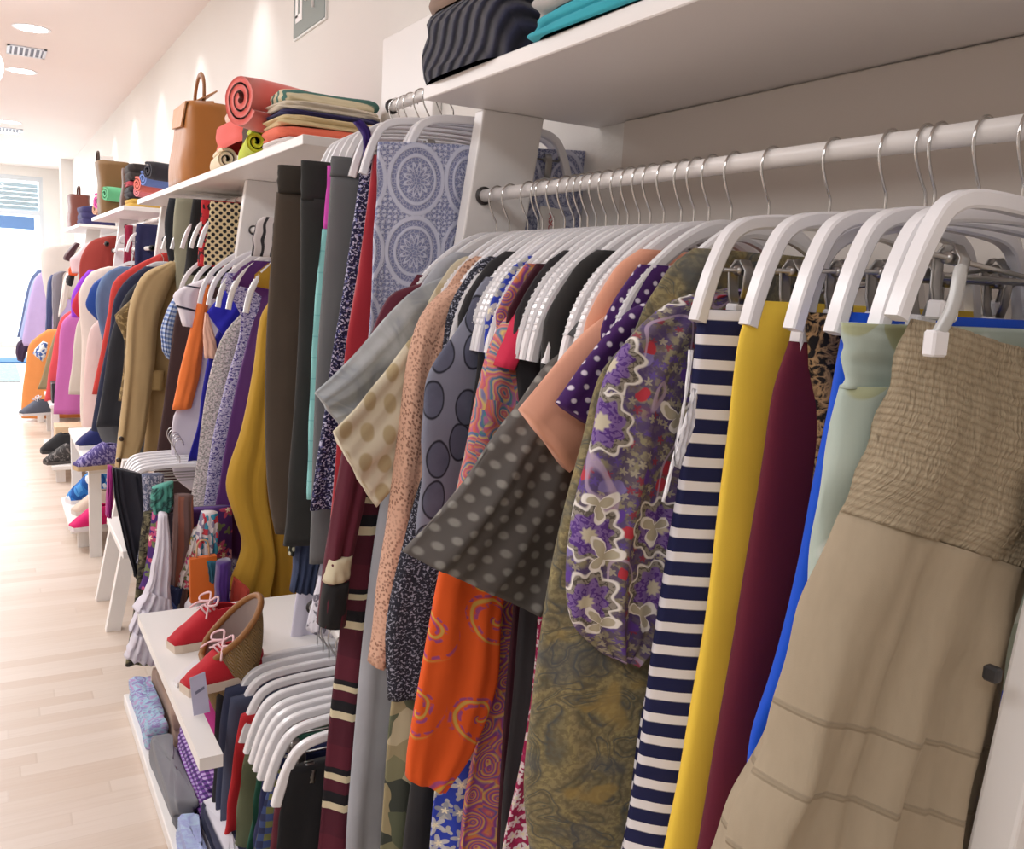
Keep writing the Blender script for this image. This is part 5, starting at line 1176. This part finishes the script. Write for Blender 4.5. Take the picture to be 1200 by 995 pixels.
# clutter beyond the handbag
SG3 = 'bundles along the far shelves'
for k, (lab, u, v, Y, r, l, c) in enumerate((
    ('small coral scarf bundle beside the tan handbag', 184, 219, 5.05, .045, .25, 'e8776a'),
    ('small pink scarf bundle at the end of the second shelf', 178, 226, 5.35, .04, .2, 'e58a90'),
    ('blue and white scarf bundle behind the tan handbag', 186, 212, 5.15, .045, .2, '6d86c8'),
    ('black and white scarf bundle topmost behind the tan handbag', 192, 203, 5.1, .05, .2, '2c2b34'),
    ('hot pink scarf bundle by the brown tote', 127, 238, 6.75, .07, .2, 'd8479a'),
    ('green scarf bundle above the hot pink one', 137, 229, 6.7, .055, .2, '5aa878'),
    ('light brown scarf bundle below the hot pink one', 124, 247, 6.85, .05, .2, 'd2a184'),
    ('slate blue scarf bundle beside the black folded trousers', 135, 240, 6.55, .05, .2, '5b6a9a'))):
    p = pX(u, v, .85 if k < 4 else .87)
    roll('scarf', 'scarf', lab, tuple(p), r, l, solid(c), (.9, .4, .0), 20 + k, SG3, 2.0)
for lab, y0, y1, z, h, c in (('mustard folded trousers at the bottom of the black pile', 6.35, 6.62, 0, .05, 'c9a24a'), ('black folded trousers over the mustard ones', 6.35, 6.62, .055, .075, '221d24'), ('red folded shirt in the black pile', 6.37, 6.6, .133, .03, 'b03a48'), ('black folded jacket on top of the red shirt', 6.34, 6.62, .166, .10, '2c2524')):
    folded('folded_clothes', 'folded clothes', lab, .80, 1.14, y0, y1, T + z, h, solid(c), 2, int(z * 999), SG3)
t = thing('tote_bag', 'brown paper-like tote bag standing on the third shelf', 'bag', (.86, 7.75, T)); BR = solid('6d4f2c', rough=.6)
slab((.20, .34), (.22, .32), .40, 'bag_body', BR, t, -.01)
slab((.10, .10), (.09, .09), .06, 'bag_insert', solid('e8e2de'), t).location = (-.03, .06, .39)
MB().sweep(catmull([(-.10, -.08, .39), (-.10, -.06, .46), (-.10, .04, .46), (-.10, .07, .39)], 16), .016, n=8, up=(1, 0, 0)).build('handle', solid('3a2a20'), t)
t = thing('pouch', 'small dark brown leather pouch beside the brown tote', 'bag', (.90, 7.05, T + .0)); slab((.14, .14), (.10, .10), .30, 'pouch_body', solid('4f3326', rough=.5), t); MB().sweep([(0, -.03, .30), (0, 0, .33), (0, .03, .30)], .01, n=6, up=(1, 0, 0)).build('pouch_tie', solid('2f2019'), t)
t = thing('handbag', 'small maroon handbag on the far shelf', 'handbag', (.90, 11.2, T)); slab((.22, .5), (.20, .45), .36, 'bag_body', solid('6f3a30', rough=.5), t); MB().sweep(catmull([(0, -.15, .35), (0, -.12, .44), (0, .12, .44), (0, .15, .35)], 14), .02, n=8, up=(1, 0, 0)).build('handle', solid('55291f'), t)
folded('folded_clothes', 'folded clothes', 'navy folded clothes beside the maroon handbag', .80, 1.12, 9.75, 10.3, T, .17, solid('332f5c'), 3, 5, SG3)
# floor-level pile
FG = 'folded clothes on the floor-level board'; Z0 = .046
TD = marble(['a9b9dc', '8d6fb0', '9ecadb', 'b58ac0', '7fa9cf'], 22, 1.5); PLD = check('b9a3d4', '6a3f8e', '3d2a63', .022); PLD2 = check('c2b0da', '8f52b0', '4a2f70', .02)
for lab, xx, y0, y1, z, h, m in (
    ('tie-dye lilac and blue shirt at the aisle edge, far end of the board', (.362, .425), 2.64, 3.02, 0, .075, TD),
    ('tan folded trousers behind the tie-dye shirt', (.43, .50), 2.62, 3.0, 0, .11, solid('a58b7c')),
    ('lilac grey folded blouse leaning by the tan trousers', (.505, .62), 2.55, 2.90, 0, .17, speckle('b4a3b6', '7a5f78', 60, .58)),
    ('magenta pink folded shirt on the plaid shirts', (.47, .62), 2.20, 2.52, .115, .075, solid('d63a9a')),
    ('purple plaid folded shirt under the magenta one', (.435, .62), 2.19, 2.57, .06, .052, PLD),
    ('lilac checked folded shirt at the bottom of the plaid pile', (.428, .62), 2.18, 2.58, 0, .058, PLD2),
    ('grey folded trousers at the aisle edge of the board', (.365, .425), 2.20, 2.60, 0, .07, solid('7b7b80')),
    ('navy folded trousers with white panel on the board', (.415, .49), 1.80, 2.15, 0, .11, stripes('2b2d44', 'd8d5de', .12, .75, axis=0)),
    ('magenta plaid folded shirt deep on the board', (.495, .57), 1.78, 2.15, 0, .15, PLD),
    ('pale blue tie-dye shirt low at the aisle edge', (.365, .41), 1.80, 2.17, 0, .07, marble(['a9c3dc', '9aa0cf', 'b7d5e0'], 20)),
    ('dark plum folded skirt at the far back of the board', (.63, .86), 2.68, 3.0, 0, .16, solid('5a2248'))):
    folded('folded_clothes', 'folded clothes', lab, xx[0], xx[1], y0, y1, Z0 + z, h, m, 2, hash_(lab), FG, sq=.24, top=.2)

# ================================================================== shoes and straw tote
def shoe(label, loc, rz, length, upper, sole, lace_c=None, group='shoes on the display benches', high=.0, toe=None):
    t = thing('sneaker' if lace_c else 'shoe', label, 'shoe', loc, group, rz); Lh = length
    def halfw(f): return .5 * (.078 + .020 * math.sin(math.pi * min(1, f * 1.15)) ** 1.2) * Lh / .25 * (1 if f > .06 else .55 + 7.5 * f) * (1 if f < .9 else 1 - 2.6 * (f - .9))
    M, n = 26, 28; V = []; Fc = []; U = []
    a = MB(); P = []
    for i in range(M): f = i / (M - 1); P.append((f, halfw(f)))
    out = [(-Lh / 2 + f * Lh, w) for f, w in P] + [(-Lh / 2 + f * Lh, -w) for f, w in reversed(P)]
    k = len(out); a.add([(x, y, 0) for x, y in out] + [(x * 1.01, y * 1.04, .022) for x, y in out], [tuple(range(k - 1, -1, -1)), tuple(range(k, 2 * k))] + [(i, (i + 1) % k, (i + 1) % k + k, i + k) for i in range(k)])
    obj('sole', a.mesh('sole'), sole, t)
    # upper: low at the toe, rising to the tongue, open at the ankle (x from heel - to toe +)
    V = []
    for i in range(M):
        f = i / (M - 1); w = halfw(f) * .96; hgt = (.062 + high) * (1 - f) ** .5 + .032 * math.sin(math.pi * f) ** .6 + .024 * math.sin(math.pi * min(1, f * 1.3)) * (1 if f < .75 else 0.9)
        hgt = max(hgt, .018) * Lh / .25
        for j in range(n):
            an = math.pi * j / (n - 1); y = w * math.copysign(abs(math.cos(an)) ** .7, math.cos(an)); z = .020 + hgt * math.sin(an) ** .75
            if f < .48: z = min(z, .020 + hgt * .86)
            V.append((-Lh / 2 + f * Lh, y, z))
    for i in range(M - 1):
        for j in range(n - 1):
            f = i / (M - 1)
            if .08 < f < .44 and abs(j - (n - 1) / 2) < n * .19: continue       # ankle opening
            q = (i * n + j, i * n + j + 1, (i + 1) * n + j + 1, (i + 1) * n + j); Fc.append(q); U += [(V[v][0], V[v][1] + V[v][2]) for v in q]
    Fc.append(tuple((M - 1) * n + j for j in range(n))); U += [(0, 0)] * n
    Fc.append(tuple(j for j in range(n - 1, -1, -1))); U += [(0, 0)] * n
    uo = obj('upper', mesh_from('upper', V, Fc, U), upper, t); md = uo.modifiers.new('thick', 'SOLIDIFY'); md.thickness = .004
    MB().box((-Lh * .42, -.02, .021), (0, .02, .026)).build('insole', solid('c9a386'), t)
    if lace_c:
        a = MB(); zc = lambda f: .024 + ((.062 + high) * (1 - f) ** .5 + .032 * math.sin(math.pi * f) ** .6 + .024) * Lh / .25
        for q in range(3):
            x = Lh * (.0 + .055 * q); f = (x + Lh / 2) / Lh; a.sweep([(x, -.026, zc(f) - .012), (x + .004, 0, zc(f)), (x, .026, zc(f) - .012)], .006, n=6)
        for s_ in (-1, 1): a.sweep(catmull([(0, 0, zc(.5) + .004), (-.012, s_ * .022, zc(.5) + .02), (.004, s_ * .045, zc(.5) + .008), (.016, s_ * .026, zc(.5) + .002), (0, 0, zc(.5) + .005)], 20), .006, n=6); a.sweep(catmull([(0, 0, zc(.5) + .004), (.02, s_ * .03, zc(.5) - .004), (.034, s_ * .05, zc(.5) - .022)], 10), .005, n=6)
        obj('laces', a.mesh('laces'), solid(lace_c), t)
    return t
RED = solid('b8202c'); SOLE = plastic('d8c6b4', .6); TANS = solid('d6b396')
def on(u, v, z): rr = ray(u, v); p = rr * ((z - CAMH) / rr[2]); p[2] = z; return tuple(p)
p = on(246, 752, ZB1); shoe('red canvas sneaker with pink bow laces, toe toward the aisle', (p[0], p[1], ZB1), math.radians(194), .215, RED, SOLE, 'ecc3c8')
p = on(262, 800, ZB1); shoe('second red canvas sneaker half hidden by the paper price tag', (p[0], p[1], ZB1), math.radians(196), .20, RED, SOLE, 'ecc3c8')
# paper price tag in a clear ticket stand
b0, b1 = np.array(on(227, 839, ZB1 + .002)), np.array(on(246, 834, ZB1 + .002)); tg = [pY(222, 795, b0[1] + .012), pY(240, 787, b1[1] + .012), b1, b0]; c = np.mean(tg, axis=0)
t = thing('price_card', 'pale lilac price card with a grey printed line, beside the red sneakers', 'price tag', tuple(c))
nn = _n(np.cross(tg[1] - tg[0], tg[3] - tg[0])); nn = nn if nn[1] < 0 else -nn
MB().add([tuple(p - c + nn * d) for d in (-.0006, .0006) for p in tg], [(0, 1, 2, 3), (7, 6, 5, 4), (0, 4, 5, 1), (1, 5, 6, 2), (2, 6, 7, 3), (3, 7, 4, 0)]).build('card', plastic('b9b7d2', .5), t)
e1, e2 = tg[1] - tg[0], tg[3] - tg[0]
MB().add([tuple(tg[0] - c + nn * .0012 + e1 * a_ + e2 * b_) for a_, b_ in ((.25, .40), (.85, .36), (.85, .44), (.25, .48))], [(0, 1, 2, 3)]).build('printed_line', plastic('6c6c86', .5), t)
st = [np.array(on(u, v, ZB1 + .012)) for u, v in ((203, 797), (229, 772), (234, 776), (208, 801))]; c = np.mean(st, axis=0)
o = MB().add([tuple(p - c + np.array([0, 0, d])) for d in (-.011, 0) for p in st], [(0, 1, 2, 3), (7, 6, 5, 4), (0, 4, 5, 1), (1, 5, 6, 2), (2, 6, 7, 3), (3, 7, 4, 0)]).build('shelf_ticket', plastic('eeecef', .3), None, None); o.location = c; tag(o, 'slanting white ticket strip between the two red sneakers', 'ticket')
# straw tote lying open
t0 = np.array([.62, 2.02, ZB1]); t = thing('straw_tote', 'straw tote bag with brown leather rim and grey lining, lying open on the bench', 'bag', tuple(t0))
STRAW = mat('straw', lambda: knit('b08a4c', 'a27c42', 150)); n = 40
rim0 = [(236, 768), (243, 748), (258, 730), (276, 712), (293, 700), (303, 698), (306, 706), (300, 724), (284, 746), (266, 762), (250, 774), (240, 777)]
rimP = []
for i, (u, v) in enumerate(rim0):
    f = i / len(rim0) * 2 * math.pi; rimP.append(pY(u, v, 2.13 + .07 * math.sin(f + .6)) - t0)
rimC = catmull(rimP + [rimP[0]], n + 1)[:-1]; ctr = rimC.mean(axis=0)
base_c = pY(278, 812, 2.16) - t0; V = []; Fc = []; U = []; M = 12
dr = base_c - ctr
for i in range(M + 1):
    f = i / M; k = 1 - .28 * f ** 2
    V += [tuple(ctr + dr * f + (p - ctr) * k * (1 + .06 * math.sin(math.pi * f))) for p in rimC]
for i in range(M):
    for j in range(n):
        q = (i * n + j, i * n + (j + 1) % n, (i + 1) * n + (j + 1) % n, (i + 1) * n + j); Fc.append(q); U += [(j * .014, i * .02), (j * .014 + .014, i * .02), (j * .014 + .014, i * .02 + .02), (j * .014, i * .02 + .02)]
Fc.append(tuple(range(M * n, M * n + n))); U += [(0, 0)] * n
obj('bag_body', mesh_from('bag_body', V, Fc, U), STRAW, t)
V = []; Fc = []; U = []
for i in range(5):
    f = i / 4; V += [tuple(ctr + dr * f * .45 + (p - ctr) * (.96 - .35 * f)) for p in rimC]
for i in range(4):
    for j in range(n): q = (i * n + j, i * n + (j + 1) % n, (i + 1) * n + (j + 1) % n, (i + 1) * n + j); Fc.append(q); U += [(0, 0)] * 4
Fc.append(tuple(range(4 * n, 5 * n))); U += [(0, 0)] * n
obj('lining', mesh_from('lining', V, Fc, U), solid('8b7a74', rough=.6), t)
MB().sweep(np.vstack([rimC, rimC[:2]]), .016, n=8, up=_n(dr), caps=False).build('leather_rim', solid('8a5a2c', rough=.5), t)
# far shoes
p = on(106, 618, ZB2); shoe('hot pink ballerina shoe on the low white step', (p[0] + .03, p[1], ZB2), math.radians(200), .26, solid('d81e6a'), plastic('e8e0e4', .5))
p = on(104, 600, ZB2); shoe('beige canvas shoe behind the hot pink one', (p[0] + .05, p[1], ZB2), math.radians(198), .27, solid('d9c4b2'), plastic('d8cabf', .5))
p = on(104, 586, ZB2); shoe('blue and white patterned sneaker on the low white step', (p[0] + .03, p[1], ZB2), math.radians(200), .30, cells(['2a6fc0', 'dfe8f2', '4a93d8', '1c4f9a'], 45, .03), plastic('e6e2e6', .5), 'e9eef4', high=.05)
p = on(116, 524, ZB3); shoe('navy canvas sneaker with white laces on the raised step', (p[0] + .02, p[1], ZB3), math.radians(195), .27, solid('20265e'), plastic('e6e3e8', .5), 'e2e2ea', high=.02)
p = on(116, 548, ZB3); shoe('purple patterned espadrille on the raised step', (p[0] + .02, p[1], ZB3), math.radians(198), .27, speckle('4f4482', '9a90c0', 80, .52), plastic('c9ad86', .7))
p = on(74, 542, .12); shoe('dark strappy sandal on the low step', (p[0] + .02, p[1], .12), math.radians(200), .28, speckle('3a3838', '777270', 60, .56), plastic('4b4644', .6))
p = on(68, 530, .12); shoe('black heeled shoe beside the strappy sandal', (p[0] + .02, p[1], .12), math.radians(190), .26, solid('262629'), plastic('2a2a2c', .6), high=.03)
p = on(38, 486, .16); shoe('slate grey sneaker far down the aisle', (p[0] + .05, p[1], .16), math.radians(200), .30, solid('555a68'), plastic('e0dfe2', .5), 'd8d8de')
p = on(52, 512, .34)
bx = MB().box((.42, 8.0, .342), (.66, 8.6, .50), .004).build('shoe_box', solid('2b2a30', rough=.6), None, (.54, 8.3, .342)); tag(bx, 'black shoe box on the white step', 'box')
bx = MB().box((.40, 7.3, .122), (.62, 7.52, .26), .004).build('crate', WOOD, None, (.51, 7.4, .122)); tag(bx, 'pale wooden crate behind the sandals', 'crate')
bx = MB().box((.42, 9.3, .162), (.66, 9.9, .26), .004).build('shoe_box', plastic('dcd7da', .6), None, (.54, 9.6, .162)); tag(bx, 'white shoe box on the farthest step', 'box')

# ================================================================== light
def area(x, y, z, sx, sy, power, col=(.965, .975, 1), rot=(0, 0, 0)):
    l = bpy.data.lights.new('area_fill_light', 'AREA'); l.shape = 'RECTANGLE'; l.size = sx; l.size_y = sy; l.energy = power; l.color = col
    o = bpy.data.objects.new('area_fill_light', l); COL.objects.link(o); o.location = (x, y, z); o.rotation_euler = rot; return o
LP = .70
for y in (-1.2, .8, 2.8): area(-1.3, y, CZ - .03, 1.0, 1.5, 42 * LP, rot=(0, math.radians(-14), 0))  # unseen area lamps added under the ceiling to light the clothes at an angle
for y in (5.0, 7.5, 10.0, 12.5, 15.0): area(-.9, y, CZ - .03, 1.0, 1.6, 60 * LP, (.98, .98, 1))  # further unseen ceiling area lamps, added to brighten the far aisle
for k, (u, v) in enumerate(((37, 33), (25, 83), (12, 143), (10, 155.5))):
    rr = ray(u, v); p = rr * ((CZ - CAMH) / rr[2])
    l = bpy.data.lights.new('downlight_lamp', 'SPOT'); l.energy = 28; l.spot_size = 2.2; l.spot_blend = .8; l.shadow_soft_size = .09; l.color = (1, .99, .98)
    o = bpy.data.objects.new('downlight_lamp', l); COL.objects.link(o); o.location = (p[0], p[1], CZ - .02)
for i in range(7):                      # small wall-washers close to the wall
    y = 4.6 + i * 1.45
    l = bpy.data.lights.new('wall_washer', 'SPOT'); l.energy = 8; l.spot_size = 1.5; l.spot_blend = .9; l.shadow_soft_size = .04
    o = bpy.data.objects.new('wall_washer', l); COL.objects.link(o); o.location = (WX - .30, y, CZ - .03); o.rotation_euler = (0, math.radians(-14), 0)
area(-.8, YE - .3, 1.5, 2.6, 2.4, 45, (.9, .97, 1), rot=(math.radians(-90), 0, 0))  # unseen area lamp inside the glazed front, aimed into the shop
w = bpy.data.worlds.new('daylight'); SC.world = w; w.use_nodes = True
w.node_tree.nodes['Background'].inputs[0].default_value = (.86, .94, 1, 1); w.node_tree.nodes['Background'].inputs[1].default_value = 5.0
SC.view_settings.view_transform = 'Standard'; SC.view_settings.look = 'None'; SC.view_settings.exposure = 0.38; SC.view_settings.gamma = 1.06
SC.cycles.max_bounces = 8; SC.cycles.diffuse_bounces = 5
